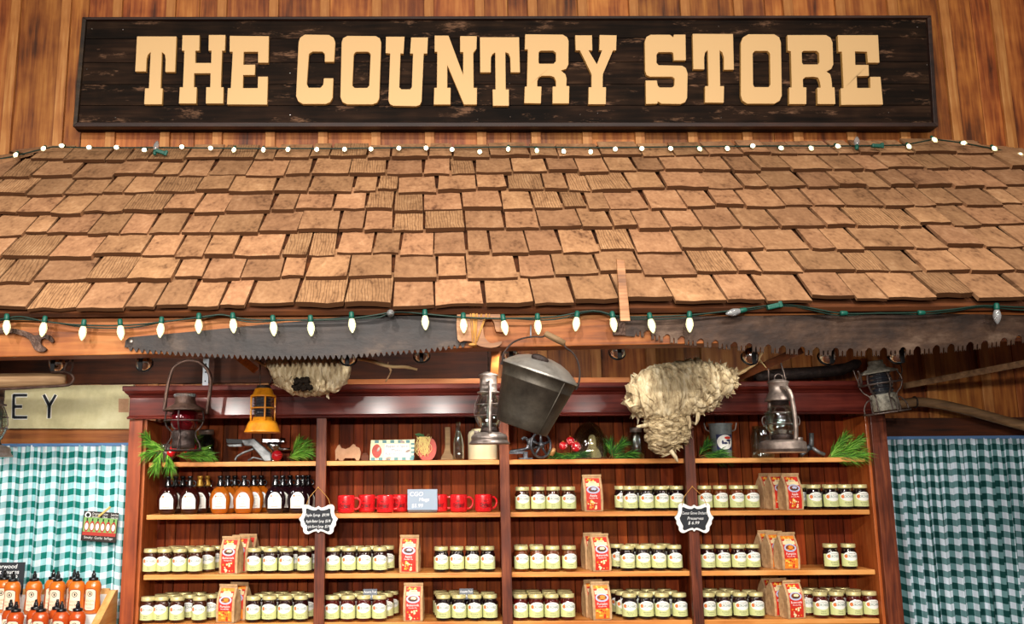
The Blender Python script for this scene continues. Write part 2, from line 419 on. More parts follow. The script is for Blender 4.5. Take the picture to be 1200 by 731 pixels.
def thing(name, label, cat, loc=(0, 0, 0), rot=(0, 0, 0), group=None):
    o = bpy.data.objects.new(name, None); o.empty_display_size = .05; COL.objects.link(o)
    o.location = loc; o.rotation_euler = rot; o['label'] = label; o['category'] = cat
    if group: o['group'] = group
    return o
def tag(o, label, cat, group=None):
    o['label'] = label; o['category'] = cat
    if group: o['group'] = group
    return o
KIDS = {}
def dup(root, loc, rot=None, label=None, group=None):
    if root.name not in KIDS:
        KIDS[root.name] = [(c, [g for g in bpy.data.objects if g.parent == c]) for c in [o for o in bpy.data.objects if o.parent == root]]
    r = root.copy(); COL.objects.link(r); r.location = loc
    if rot is not None: r.rotation_euler = rot
    if label: r['label'] = label
    if group: r['group'] = group
    for c, gs in KIDS[root.name]:
        d = c.copy(); COL.objects.link(d); d.parent = r
        for g in gs:
            e = g.copy(); COL.objects.link(e); e.parent = d
    return r
def smooth_pts(pts, per=6, closed=False):
    """Catmull-Rom through the points."""
    pts = [Vector(p) for p in pts]; k = len(pts); out = []
    for i in range(k if closed else k - 1):
        p1, p2 = pts[i], pts[(i + 1) % k]
        p0 = pts[(i - 1) % k] if (closed or i) else p1 * 2 - p2
        p3 = pts[(i + 2) % k] if (closed or i < k - 2) else p2 * 2 - p1
        for j in range(per):
            t = j / per
            out.append(.5 * (2 * p1 + (p2 - p0) * t + (2 * p0 - 5 * p1 + 4 * p2 - p3) * t * t + (3 * p1 - p0 - 3 * p2 + p3) * t ** 3))
    if not closed: out.append(pts[-1])
    return out
def smooth2(poly, per=3):
    return [(p.x, p.y) for p in smooth_pts([(x, y, 0) for x, y in poly], per, True)]
# ------------------------------------------------------------------ the setting
YW, YH, YE = 4.70, 4.38, 3.50          # wall, hutch front, eave edge
XL, XR = -3.6, 4.3
# board-and-batten wall
mb = MB(); k0 = -13
for k in range(k0, 16):
    x = -.028 + .291 * k
    # one or two boards between two battens
    ws = rnd.choice([(1,), (.55, .45), (.4, .6), (1,)])
    a = x
    for w in ws:
        mb.box((a + .291 * w / 2, YW + .01, 2.7), (.291 * w - .003, .02, 5.4)); a += .291 * w
mb.box((.4, YW + .035, 2.7), (9, .02, 5.4))
mb.build('wall_back', ['wall_wood'], kind='structure', bevel=.002)
for k in range(k0, 16):
    x = -.028 + .291 * k + rnd.uniform(-.008, .008)
    MB().box((0, 0, 2.7), (.052, .022, 5.4)).build('trim_%d' % (k - k0 + 1), ['batten_wood'], loc=(x, YW - .0115, 0), bevel=.002, kind='structure')
MB().box((.4, 1.8, -.05), (9, 6.4, .1)).build('floor', ['deck_wood'], kind='structure')

# roof: a skirt roof of cedar shakes, hipped at both ends
E0 = P(510, 362, YE); T0 = P(510, 171.5, YW - .03); PH = math.atan2(T0.z - E0.z, T0.y - E0.y); dv = Vector((0, math.cos(PH), math.sin(PH))); nv = Vector((0, -math.sin(PH), math.cos(PH)))
LEN = (YW - .03 - YE) / math.cos(PH); EXP = LEN / 8
top = E0 + dv * LEN
XTL = P(63, 172, YW).x; XTR = P(1097, 166, YW).x
def xl(s): return XTL - .85 * (LEN - s)
def xr(s): return XTR + 1.02 * (LEN - s)
roof = MB()
def shake(mb, o, u, d, n, w, ln, th, tilt, tw):
    """One split cedar shake: butt edge at o, u across, d up the slope."""
    d2 = (d * math.cos(tilt) - n * math.sin(tilt)); n2 = (n * math.cos(tilt) + d * math.sin(tilt))
    u2 = u * math.cos(tw) + d2 * math.sin(tw); d3 = d2 * math.cos(tw) - u * math.sin(tw)
    k = 3; vs = []
    j = [rnd.uniform(-.006, .006) for _ in range(k + 1)]; hb = [rnd.uniform(-.002, .002) for _ in range(k + 1)]
    for row in (0, 1):
        for lay in (0, 1):
            for i in range(k + 1):
                x = w * (i / k) - (0 if row == 0 else (i / k - .5) * .006)
                h = (th * (1 - .55 * row) if lay else 0) + hb[i] * (1 - row)
                vs.append(o + u2 * x + d3 * (ln * row + (j[i] if row == 0 else 0)) + n2 * h)
    m = k + 1; fs = []
    for i in range(k):
        fs += [(m + i, m + i + 1, 3 * m + i + 1, 3 * m + i), (i, i + 1, 2 * m + i + 1, 2 * m + i)[::-1], (i, i + 1, m + i + 1, m + i), (2 * m + i, 2 * m + i + 1, 3 * m + i + 1, 3 * m + i)]
    fs += [(0, m, 3 * m, 2 * m), (k, m + k, 3 * m + k, 2 * m + k)]
    mb.add(vs, fs, 0); b_ = len(mb.f) - len(fs)
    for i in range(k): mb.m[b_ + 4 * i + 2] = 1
U = Vector((1, 0, 0))
for c in range(8):
    s = c * EXP; x = max(xl(s), -3.1) - rnd.uniform(0, .1)
    while x < min(xr(s), 3.5):
        w = rnd.choice([rnd.uniform(.10, .15), rnd.uniform(.14, .2), rnd.uniform(.17, .23)])
        if xl(s + EXP * .6) - .06 < x + w / 2 < xr(s + EXP * .6) + .06:
            th = rnd.uniform(.012, .023); zt0 = .005 * x * (1 - s / LEN)
            ln = min(EXP * 1.35, LEN - s + .0)
            o = E0 + dv * (s + rnd.uniform(-.02, .02)) + nv * (.012 + rnd.uniform(0, .006)); o.x = x; o.z += zt0
            shake(roof, o, U, dv, nv, w - rnd.uniform(.006, .013), ln, th, R(3.0) if c < 7 else R(2), R(rnd.uniform(-1.8, 1.8)))
        x += w
# hip ends
for sg, xt, rate, wp in ((-1, XTL, .85, P(-60, 201, YW)), (1, XTR, 1.02, P(1260, 194, YW))):
    C0 = Vector((xt, top.y, top.z))
    hip = (Vector((sg * rate, 0, 0)) - dv).normalized(); wl = (Vector((wp.x, YW - .03, wp.z)) - C0).normalized()
    n = hip.cross(wl).normalized()
    n = n if n.z > 0 else -n
    acr = wl - hip * wl.dot(hip); acr.normalize()
    for c in range(6):
        o = C0 + hip * (.15 * (c + 1)) + n * .012
        ln = .2; a = 0
        while a < .16 * (c + 1):
            w = rnd.uniform(.1, .18)
            shake(roof, o + acr * a, acr if sg < 0 else acr, -hip, n, w - .006, ln, .016, R(3), R(rnd.uniform(-2, 2))); a += w
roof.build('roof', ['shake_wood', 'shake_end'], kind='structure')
dk = MB()
e = E0 - nv * .004
dk.hexa([Vector((-3.3, e.y, e.z)) - nv * .022, Vector((3.6, e.y, e.z)) - nv * .022, Vector((3.6, e.y, e.z)), Vector((-3.3, e.y, e.z))],
        [Vector((xl(LEN), 0, 0)) + Vector((0, e.y, e.z)) + dv * LEN - nv * .022, Vector((xr(LEN), 0, 0)) + Vector((0, e.y, e.z)) + dv * LEN - nv * .022, Vector((xr(LEN), 0, 0)) + Vector((0, e.y, e.z)) + dv * LEN, Vector((xl(LEN), 0, 0)) + Vector((0, e.y, e.z)) + dv * LEN])
dk.build('roof_decking', ['deck_wood'], kind='structure')
# rafters under the decking
for i, x in enumerate((-2.9, -2.3, -1.7, -1.1, -.5, .1, .7, 1.3, 1.9, 2.5, 3.1)):
    o = E0 - nv * .075 + dv * .17; o.x = x; q = o + dv * (LEN - .25)
    r = MB(); w = Vector((.022, 0, 0)); h = nv * .048
    r.hexa([o - w - h, o + w - h, o + w + h, o - w + h], [q - w - h, q + w - h, q + w + h, q - w + h])
    r.build('roof_rafter', ['deck_wood'], kind='structure')
# eave beam
YB = 3.56
zb0, zb1 = P(510, 408.5, YB).z, P(510, 358, YB).z
bm_ = MB().box((.3, 0, 0), (6.6, .12, zb1 - zb0)).build('eave_beam', ['beam_wood'], kind='structure', bevel=.004, loc=(0, YB + .06, (zb0 + zb1) / 2), rot=(0, R(-.68), 0))
# boards on the wall under the roof
def wallboard(name, x0, y0, x1, y1, mat, Y=4.655, t=.03):
    a, b = P(x0, y0, Y), P(x1, y1, Y)
    MB().box(((a.x + b.x) / 2, Y + t / 2, (P((x0 + x1) / 2, y0, Y).z + P((x0 + x1) / 2, y1, Y).z) / 2), (abs(b.x - a.x), t, abs(P((x0 + x1) / 2, y0, Y).z - P((x0 + x1) / 2, y1, Y).z))).build(name, [mat], kind='structure', bevel=.002)
wallboard('trim_40', -140, 395, 578, 449, 'header_wood')
wallboard('trim_41', -60, 503, 158, 521, 'trim_wood')
wallboard('trim_42', 1030, 489, 1290, 511, 'header_wood')
# ledge plank above the hutch
a = P(390, 448, 4.6); b = P(735, 448, 4.6)
MB().box(((a.x + b.x) / 2, 4.59, a.z - .02), (b.x - a.x, .1, .06)).build('trim_43', ['plank_wood'], kind='structure', bevel=.002)
# braces seen between beam and wall
def brace(p, q, w, mat='trim_wood'):
    r = MB(); p, q = Vector(p), Vector(q); d = (q - p).normalized(); sx = Vector((0, 1, 0)) * w / 2; h = d.cross(Vector((0, 1, 0))).normalized() * w / 2
    r.hexa([p - sx - h, p + sx - h, p + sx + h, p - sx + h], [q - sx - h, q + sx - h, q + sx + h, q - sx + h])
    r.build('roof_brace', [mat], kind='structure', bevel=.002)
brace(P(856, 446, 4.3), P(938, 410, 3.95), .035, 'header_wood')
brace(P(300, 434, 4.2), P(262, 404, 3.9), .035)
brace(P(581, 404, 3.85), P(578, 452, 4.1), .035)
brace(P(1060, 452, 4.5), P(1240, 418, 3.9), .03, 'snath_wood')

# ------------------------------------------------------------------ the big sign
YS = 4.615
def S2(px, py): p = P(px, py, YS); return (p.x, p.z)
c4 = [S2(98, 22), S2(1089, 20), S2(1097, 150), S2(87, 150)]
so = Vector(((c4[0][0] + c4[1][0]) / 2, YS, c4[3][1]))
sign = thing('store_sign', 'long dark plank sign with raised cream slab-serif letters above the shingle roof', 'sign', so)
def SL(px, py): x, z = S2(px, py); return (x - so.x, z - so.z)
def lerp2(a, b, t): return (a[0] + (b[0] - a[0]) * t, a[1] + (b[1] - a[1]) * t)
tl, tr, br, bl = [(x - so.x, z - so.z) for x, z in c4]
bd = MB(); cuts = [0, .19, .41, .61, .8, 1]
for a, b in zip(cuts, cuts[1:]):
    b2 = b - .006
    bd.prism([lerp2(tl, bl, a), lerp2(tr, br, a), lerp2(tr, br, b2), lerp2(tl, bl, b2)], 0, .03)
bd.prism([tl, tr, br, bl], .02, .06)
bd.build('backboard', ['sign_dark'], sign)
fr = MB(); t = .022
def strip(p, q, w0, w1):
    fr.prism([p, q, w1, w0], -.022, .06)
itl, itr, ibr, ibl = (tl[0] + t, tl[1] - t * .7), (tr[0] - t, tr[1] - t * .7), (br[0] - t, br[1] + t * 1.1), (bl[0] + t, bl[1] + t * 1.1)
strip(tl, tr, itl, itr); strip(bl, br, ibl, ibr); strip(tl, bl, itl, ibl); strip(tr, br, itr, ibr)
fr.build('frame', ['sign_frame'], sign, bevel=.003)
G = []
def glyph(pts, zx, zy, ks, holes=()):
    G.append(([(zx + x / ks, zy + y / ks) for x, y in pts], [[(zx + x / ks, zy + y / ks) for x, y in h] for h in holes]))
k1 = 4.875
glyph([(107,170),(333,170),(325,373),(268,373),(270,300),(266,275),(250,260),(243,465),(255,465),(250,557),(148,557),(153,465),(175,465),(185,260),(170,275),(163,300),(160,370),(97,370)],140,10,k1)
glyph([(367,165),(464,165),(462,252),(440,252),(440,322),(530,322),(532,252),(515,252),(517,163),(611,163),(608,252),(592,252),(585,460),(600,460),(598,552),(500,552),(502,460),(525,460),(527,380),(433,380),(432,460),(448,460),(445,552),(347,552),(352,460),(370,460),(378,252),(364,252)],140,10,k1)
glyph([(636,168),(858,170),(855,320),(797,320),(797,258),(715,258),(713,332),(780,332),(778,390),(712,390),(710,465),(795,465),(797,400),(852,400),(848,558),(620,557),(625,465),(642,465),(653,258),(635,258)],140,10,k1)
glyph([(100,205),(108,178),(135,160),(275,162),(300,178),(310,205),(303,315),(249,315),(249,270),(235,257),(180,257),(160,270),(148,440),(158,462),(225,462),(240,445),(244,408),(299,408),(295,520),(280,545),(255,555),(125,555),(98,540),(86,510)],330,10,k1)
glyph([(345,205),(353,180),(378,167),(540,168),(562,180),(571,205),(560,522),(548,547),(522,557),(378,557),(350,545),(338,515)],330,10,k1,[[(415,272),(428,258),(497,258),(510,272),(502,450),(490,463),(420,463),(407,450)]])
glyph([(598,173),(703,173),(697,268),(680,268),(673,460),(685,472),(735,472),(745,460),(752,268),(735,268),(741,177),(836,177),(832,268),(812,268),(800,540),(790,560),(770,567),(640,565),(620,555),(612,535),(622,268),(596,265)],330,10,k1)
glyph([(45,165),(125,165),(207,385),(208,260),(190,260),(190,168),(286,168),(284,240),(266,265),(268,462),(287,462),(286,558),(212,558),(118,335),(118,462),(137,462),(136,558),(40,558),(43,462),(58,462),(60,258),(45,258)],500,10,k1)
glyph([(303,175),(526,175),(531,375),(478,375),(475,290),(466,268),(448,260),(450,472),(468,472),(468,565),(377,565),(375,472),(392,472),(390,262),(374,272),(366,290),(365,375),(305,375)],500,10,k1)
glyph([(560,158),(775,160),(800,175),(808,195),(807,330),(795,355),(765,365),(790,385),(797,410),(795,452),(812,452),(810,552),(716,552),(717,455),(735,455),(735,425),(725,402),(705,395),(655,395),(637,405),(630,425),(630,455),(654,455),(650,552),(555,550),(558,455),(570,455),(575,245),(558,245)],500,10,k1,[[(638,262),(648,252),(720,252),(735,264),(735,310),(722,325),(640,325),(637,315)]])
glyph([(845,165),(940,165),(942,250),(920,250),(968,330),(998,250),(982,250),(984,163),(1080,165),(1077,250),(1060,250),(1002,385),(1000,460),(1020,460),(1018,556),(920,556),(922,460),(938,460),(938,385),(872,250),(848,250)],500,10,k1)
glyph([(70,200),(80,172),(105,160),(215,160),(232,175),(236,160),(303,160),(305,307),(235,307),(232,265),(225,260),(150,260),(138,275),(138,320),(150,334),(285,337),(305,350),(315,380),(312,520),(300,545),(275,555),(165,553),(145,540),(143,553),(77,555),(75,420),(140,420),(145,450),(155,460),(225,460),(238,450),(240,410),(228,400),(100,400),(80,390),(72,365)],740,10,4.873)
glyph([(342,155),(573,156),(578,360),(520,360),(520,290),(511,262),(497,250),(500,452),(522,452),(520,548),(412,547),(413,452),(432,452),(428,250),(414,262),(409,290),(410,358),(346,357)],740,10,4.873)
glyph([(866.5,52),(869,46),(875,42.5),(906,42.5),(911.5,46),(913.5,52),(914.5,114),(912,120),(906,123.5),(874,123.5),(868.5,120),(866.5,114)],0,0,1,[[(880.5,65),(883,62),(898,62),(900.5,65),(901,101),(899,104),(882.5,104),(881,101)]])
glyph([(150,163),(370,163),(395,178),(407,205),(411,330),(400,355),(372,370),(393,385),(400,410),(405,460),(418,460),(423,555),(322,555),(320,462),(340,462),(335,430),(325,405),(300,400),(252,402),(238,415),(240,460),(258,460),(258,555),(160,555),(160,460),(175,460),(170,255),(152,252)],890,10,4.873,[[(232,262),(242,253),(318,253),(330,265),(332,318),(322,330),(240,330),(233,320)]])
glyph([(436,163),(666,163),(674,320),(608,320),(603,258),(535,256),(537,332),(612,332),(614,395),(545,397),(547,463),(622,463),(620,400),(680,400),(694,558),(455,560),(453,465),(470,465),(460,258),(440,258)],890,10,4.873)
for pts, holes in G:
    g = MB(); g.prism([SL(*p) for p in pts], -.024, 0, 0, holes=[[SL(*p) for p in h] for h in holes], side=1)
    cx = sum(p[0] for p in pts) / len(pts)
    for py in (52, 114):
        x, z = SL(cx + rnd.uniform(-1, 1), py)
    g.build('letter', ['letter_cream', 'letter_edge'], sign, bevel=.003)
nl = MB()
for px, py in ((108,34),(144,35),(102,81),(135,138),(340,86),(340,135),(597,98),(598,137),(680,134),(842,31),(845,138),(1041,132),(1075,32),(1086,76),(560,140),(700,133)):
    x, z = SL(px, py); nl.sphere((x, -.001, z), .004, nu=6, nv=4)
nl.build('nail_heads', ['chrome'], sign)['kind'] = 'stuff'

# ------------------------------------------------------------------ string lights
bulb_l = MB(); bulb_l.lathe([(0, -.062), (.0035, -.06), (.009, -.051), (.0145, -.036), (.0155, -.026), (.0125, -.012), (.0085, -.002), (.0085, 0)], 14)
bulb_f = MB(); bulb_f.lathe([(0, -.05), (.004, -.043), (.006, -.03), (.003, -.012), (0, -.01)], 8)
sock = MB(); sock.lathe([(0, -.004), (.0098, -.004), (.0105, .004), (.0095, .02), (.006, .024), (0, .024)], 10)
ml, mu_, mf, ms = bulb_l.mesh('bulb', ['bulb_lit']), bulb_l.mesh('bulb', ['bulb_unlit']), bulb_f.mesh('filament', ['bulb_filament']), sock.mesh('socket', ['socket_green'])
def put_bulb(root, loc, rot, lit=True, empty=False, sc=1):
    if not empty:
        b = bpy.data.objects.new('bulb', ml if lit else mu_); COL.objects.link(b); b.parent = root; b.location = loc; b.rotation_euler = rot; b.scale = (sc, sc, sc)
    s_ = bpy.data.objects.new('socket', ms); COL.objects.link(s_)
    if empty: s_.parent = root; s_.location = loc; s_.rotation_euler = rot
    else: s_.parent = b
    if not empty and lit:
        f_ = bpy.data.objects.new('filament', mf); COL.objects.link(f_); f_.parent = b
def plug(root, loc, rot):
    p = MB(); p.box((0, 0, 0), (.05, .022, .02)); p.box((.03, 0, .004), (.016, .015, .03)); p.build('plug', ['socket_green'], root, loc, rot, bevel=.004)
# along the ridge
st = thing('string_lights', 'string of small round lit bulbs along the top edge of the shingle roof', 'string lights', (0, 4.555, P(600, 173, 4.555).z))
o = st.location
ridge = [(-60,200),(0,186),(17,183),(40,177),(62,172),(100,173),(200,173),(300,174),(400,174),(470,173),(530,173),(600,172),(700,173),(800,172),(900,171),(1000,171),(1060,170),(1095,163),(1131,168),(1168,175),(1198,182),(1260,194)]
MB().tube([Vector(P(x, y, 4.555)) - o for x, y in ridge], .004, 6).build('wire', ['wire_green'], st)
tb = [(17,181),(49,174),(71,172),(104,174),(136,174),(168,177),(212,173),(245,175),(274,175),(307,175),(338,175),(370,176),(404,175.5),(434,175.5),(467,175),(499,174.5),(530,175.5),(563,178.5),(597,174),(628,176),(660,177.5),(692,178),(722,176),(754,175),(788,174.5),(822,174.5),(854,174),(885,172),(917,174),(952,173.5),(984,171.5),(1069,171),(1097,163),(1131,168.5),(1168,173.5),(1197,182)]
for i, (x, y) in enumerate(tb):
    p = Vector(P(x, y, 4.49)) - o
    put_bulb(st, p + Vector((rnd.uniform(-.006, .006), .035, .02)), (R(-58 + rnd.uniform(-14, 14)), R(rnd.uniform(-10, 10)), 0), sc=.8)
put_bulb(st, Vector(P(1004, 171, 4.50)) - o, (R(165), R(12), 0), lit=False)
put_bulb(st, Vector(P(182, 177, 4.50)) - o, (R(170), R(5), 0), lit=False)
plug(st, Vector(P(188, 178, 4.49)) - o, (0, R(20), 0)); plug(st, Vector(P(1027, 171, 4.49)) - o, (0, R(4), 0))
# along the beam
YL = 3.50
st = thing('string_lights', 'string of pointed clear bulbs on a dark cord along the eave beam', 'string lights', (0, YL, P(600, 372, YL).z))
o = st.location
lw = [(-60,384),(0,374),(25,371),(55,377),(100,381),(150,381),(200,376),(245,370),(262,369),(290,374),(340,375),(400,374),(440,369),(458,366),(480,366),(545,372),(600,373),(650,371),(695,364),(730,371),(790,370),(830,367),(870,362),(910,357),(940,359),(985,367),(1030,367),(1077,366),(1120,362),(1152,358),(1200,360),(1260,358)]
MB().tube(smooth_pts([Vector(P(x, y, YL)) - o for x, y in lw], 4), .0035, 6).build('wire', ['wire_green'], st)
MB().tube(smooth_pts([Vector(P(x, y + 1.5 + 2 * math.sin(x * .09), YL + .006)) - o for x, y in lw], 4), .003, 6).build('wire', ['wire_green'], st)
for x, y in ((8,374.5),(52,377),(98,381),(141,380.5),(189,378),(233,373.5),(273,373),(320,376),(364,376),(412,372),(498,369),(543,373),(590,375),(630,374),(676,371),(718,371.5),(762,373),(808,371.5)):
    put_bulb(st, Vector(P(x, y, YL - .012)) - o, (R(rnd.uniform(-8, 8)), R(rnd.uniform(-9, 9)), 0))
put_bulb(st, Vector(P(458, 367, YL - .03)) - o, (R(-80), 0, 0), lit=False)
put_bulb(st, Vector(P(868, 364, YL - .02)) - o, (R(0), R(78), 0), lit=False)
put_bulb(st, Vector(P(1168, 362, YL - .012)) - o, (0, R(4), 0), lit=False)
for x, y in ((986, 367), (1077, 366.5)): put_bulb(st, Vector(P(x, y, YL - .008)) - o, (0, R(90), 0), empty=True)
plug(st, Vector(P(906, 359, YL - .015)) - o, (0, R(-12), 0))

# stake wedged upright in front of the shingles
p = P(733, 376, YE - .05); q = P(731, 301, YE - .05)
k = MB(); hh = q.z - p.z
k.hexa([(-.019, 0, 0), (.019, 0, 0), (.019, .012, 0), (-.019, .012, 0)], [(-.017, .035, hh), (.015, .035, hh - .004), (.015, .047, hh - .004), (-.017, .047, hh)])
s_ = k.build('wooden_stake', ['handle_wood'], loc=p, bevel=.002); tag(s_, 'narrow upright wooden stake standing in front of the shingles', 'stake')
# ------------------------------------------------------------------ tools on the beam
def at(o, px, py, Y): p = P(px, py, Y) - o; return (p.x, p.z)
YT = YB - .012
o = P(350, 420, YT)
saw = thing('hand_saw', 'long dark one-man saw with a curved toothed blade and roped wooden handle', 'saw', o)
bot = []
x = 150.0
def lowl(x):
    pts = [(148,410),(170,413.5),(200,415.5),(250,418.5),(300,420.5),(350,420.5),(400,419.5),(450,416),(500,412),(550,405)]
    for (a, b), (c, d) in zip(pts, pts[1:]):
        if a <= x <= c: return b + (d - b) * (x - a) / (c - a)
    return pts[-1][1]
while x < 546:
    y = lowl(x)
    bot += [(x, y - 3.6), (x + 2.6, y + 1.2), (x + 4.4, y - .2), (x + 5.4, y - 3.8)]; x += 6.6
topc = [(550,400),(552,364),(500,364.5),(459,365),(420,369),(360,375.5),(300,381),(230,388),(180,392.5),(152,395),(147,399),(146,407)]
MB().prism([at(o, *p, YT) for p in bot + topc], 0, .004).build('blade', ['saw_steel'], saw)
hd = smooth2([(536,363),(550,362),(562,362),(574,362.5),(585,369),(590,380),(592,389),(581,389.5),(579,381),(575.5,375),(570,375.5),(566,380),(566,389),(568,397),(574,403),(580,402.5),(587.5,401),(585,406),(575,408.5),(562,406.5),(551,401),(543,400.5),(536,399)], 2)
MB().prism([at(o, *p, YT) for p in hd], -.028, .010).build('handle', ['handle_wood'], saw, bevel=.004)
tw = MB()
for q in range(9):
    xx = 551 + q * .9 + rnd.uniform(-.5, .5)
    a, b = at(o, xx + rnd.uniform(-1.5, 1.5), 361, YT), at(o, 555 + rnd.uniform(-3, 3), 405, YT)
    tw.tube([(a[0], .006, a[1] + .003), (a[0], -.031, a[1]), ((a[0] + b[0]) / 2, -.032, (a[1] + b[1]) / 2), (b[0], -.030, b[1]), (b[0], .004, b[1] - .004)], .0022, 5)
a, b = at(o, 567, 375, YT), at(o, 557, 402, YT)
for d in (0, .004): tw.tube([(a[0] + d, -.030, a[1]), (b[0] + d, -.031, b[1])], .0024, 5)
for q in range(6):
    a, b = at(o, 564 + q * 2, 361.5, YT), at(o, 562 + q * 2.4 + rnd.uniform(-4, 4), 376, YT)
    tw.tube([(a[0], .004, a[1] + .002), (a[0], -.030, a[1]), (b[0], -.030, b[1])], .002, 5)
a = at(o, 553, 405, YT); tw.sphere((a[0], -.031, a[1]), (.016, .008, .006), nu=8, nv=6)
tw.build('twine', ['twine'], saw)
MB().sphere((0, 0, 0), (.01, .004, .01), nu=10, nv=6).build('rivet', ['lantern_steel'], saw, (at(o, 153.5, 400, YT)[0], 0, at(o, 153.5, 400, YT)[1]))
# two-man crosscut saw
o = P(960, 415, YT)
saw = thing('crosscut_saw', 'rusty two-man crosscut saw with deep gullets along the beam over the caged lantern', 'saw', o)
def low2(x):
    pts = [(720,392),(745,394),(775,401),(820,407),(860,411),(900,414),(950,417),(1000,418),(1050,417),(1100,414),(1150,409),(1200,402),(1260,392)]
    for (a, b), (c, d) in zip(pts, pts[1:]):
        if a <= x <= c: return b + (d - b) * (x - a) / (c - a)
    return pts[-1][1]
bot = [(720, 392), (744, 394.5)]; x = 746.0; q = 0
while x < 1250:
    y = low2(x)
    for g in range(2 + (q % 2)):
        bot += [(x, y - 6), (x + .3, y + .2), (x + 1.7, y - 1.8), (x + 3.2, y + .2), (x + 3.6, y - 6), (x + 4.4, y - 7)]; x += 5.1; y = low2(x)
    bot += [(x, y - 7.5), (x + 1, y - 9.3), (x + 3.4, y - 10.3), (x + 5.8, y - 9.3), (x + 6.8, y - 7.5)]
    x += 7.0; q += 1
topc = [(1255, 374), (1200, 369), (1100, 367.5), (1000, 368), (900, 369.5), (800, 371), (722, 372)]
MB().prism([at(o, *p, YT) for p in bot + topc], 0, .004).build('blade', ['saw_rust'], saw)
a, b = at(o, 717, 371, YT), at(o, 733, 393, YT)
MB().box(((a[0] + b[0]) / 2, -.003, (a[1] + b[1]) / 2), (b[0] - a[0], .008, a[1] - b[1])).build('end_plate', ['iron_brown'], saw, bevel=.002)
# wrench
o = P(30, 410, YT)
wr = [(-40,384),(-10,384),(5,384.5),(20,385.5),(33,389),(40,393),(47,392),(54,391.5),(60,394),(63.5,399),(62,401.5),(58,399),(53,396.5),(49,398),(48,402),(50,405),(55,409),(52,412),(46,412),(41,409.5),(38,404),(35,398),(27,393.5),(15,390.5),(0,391),(-15,392),(-40,396)]
w_ = MB().prism([at(o, *p, YT) for p in smooth2(wr, 2)], -.006, .008).build('wrench', ['iron_brown'], loc=o, bevel=.002); tag(w_, 'rusty curved open-ended wrench lying against the eave beam', 'wrench')
# yoke bar with an iron hook
YY = 3.75
o = P(30, 444, YY); m = PXM(YY, 440)
tr_ = thing('singletree', 'weathered round wooden bar with an iron ring and hook under the beam', 'farm tool', o)
pts = [P(-60, 449, YY) - o, P(-10, 446.5, YY) - o, P(40, 445, YY) - o, P(70, 444.5, YY) - o, P(77, 444.5, YY) - o]
MB().tube(pts, [8.8 * m, 8.8 * m, 8.2 * m, 7.2 * m, 5.5 * m], 14).build('bar', ['old_wood'], tr_)
rg = MB()
rg.tube(smooth_pts([P(60, 436, YY - .03) - o, P(72, 435.5, YY - .03) - o, P(81, 437, YY - .03) - o, P(86.5, 443, YY - .03) - o, P(83, 449.5, YY - .03) - o, P(76, 451.5, YY - .03) - o, P(55, 453, YY - .03) - o, P(20, 455, YY - .03) - o, P(-40, 457, YY - .03) - o], 4), 1.5 * m, 8)
rg.build('iron_band', ['iron_brown'], tr_)
hk = MB(); hk.tube(smooth_pts([P(75, 436, YY - .02) - o, P(77, 428, YY - .02) - o, P(81, 420, YY - .01) - o, P(83, 412, YY) - o], 4), 1.4 * m, 8)
hk.tube(smooth_pts([P(82, 437, YY - .02) - o, P(85, 430, YY - .02) - o, P(85, 421, YY - .01) - o, P(82, 415, YY) - o], 4), 1.4 * m, 8)
hk.build('hook', ['iron_brown'], tr_)
# spot lamps behind the beam
LAMPS = [(66,425),(168,424),(408,417),(494,414),(598,412),(724,410),(880,416),(970,416),(1052,415)]
lamp_where = ['over the round wooden bar', 'beside the tip of the one-man saw', 'against the small wasp nest', 'in the gap past the bare branch', 'over the tilted bucket', 'below the end plate of the crosscut saw', 'over the branch of the large wasp nest', 'between the standing lantern and the caged lantern', 'above the caged lantern']
YP = 3.80
lp = None; LPOS = []
for (x, y), wh in zip(LAMPS, lamp_where):
    o = P(x, y, YP if x != 408 else 3.71); LPOS.append(o.copy())
    lab = 'small chrome spot lamp under the eave ' + wh
    if lp is None:
        lp = thing('spot_lamp', lab, 'lamp', o, (0, 0, 0), 'spot lamps under the eave')
        Mx = Matrix.Rotation(R(-118), 4, 'X')      # opens down and towards the hutch
        MB().lathe([(.012, -.03), (.02, -.028), (.03, -.012), (.034, .01), (.034, .022), (.031, .022), (.031, .01), (.027, -.010), (0, -.024)], 20, 0, Mx).build('reflector', ['chrome'], lp)
        MB().ring((0, 0, .022), .034, .004, 20, 6, 0, Mx).build('rim', ['black'], lp)
        y_ = MB(); y_.box((0, -.036, .035), (.018, .006, .15)); y_.box((.022, -.012, .045), (.004, .012, .1)); y_.box((0, -.012, .1), (.05, .04, .012))
        y_.build('bracket', ['soft_black'], lp, bevel=.002)
    else: dup(lp, o, label=lab)
# ------------------------------------------------------------------ the hutch
def hx(px, py=600): return P(px, py, YH).x
def hz(py, px=480): return P(px, py, YH).z
YBK = 4.655
zs_ = [hz(539.3), hz(601.2), hz(672), hz(729.6)]; zs = [z + .0012 for z in zs_]               # tops of the four shelves
zc0, zc1 = hz(489), hz(451)
PX = [(369.5, 381.5), (586.5, 598), (805.5, 817.5)]
xl0, xl1, xr0, xr1 = hx(146), hx(162), hx(1030), hx(1048)
hut = thing('display_hutch', 'long open wooden hutch of four bays with a mahogany cornice and beadboard back', 'shelving', ((xl0 + xr1) / 2, YH, 0))
hl = hut.location
def V(x, y, z): return (x - hl.x, y - hl.y, z)
def hbox(name, x0, x1, y0, y1, z0, z1, mat, bevel=.002):
    return MB().box(V((x0 + x1) / 2, (y0 + y1) / 2, (z0 + z1) / 2), (x1 - x0, y1 - y0, z1 - z0)).build(name, [mat], hut, bevel=bevel)
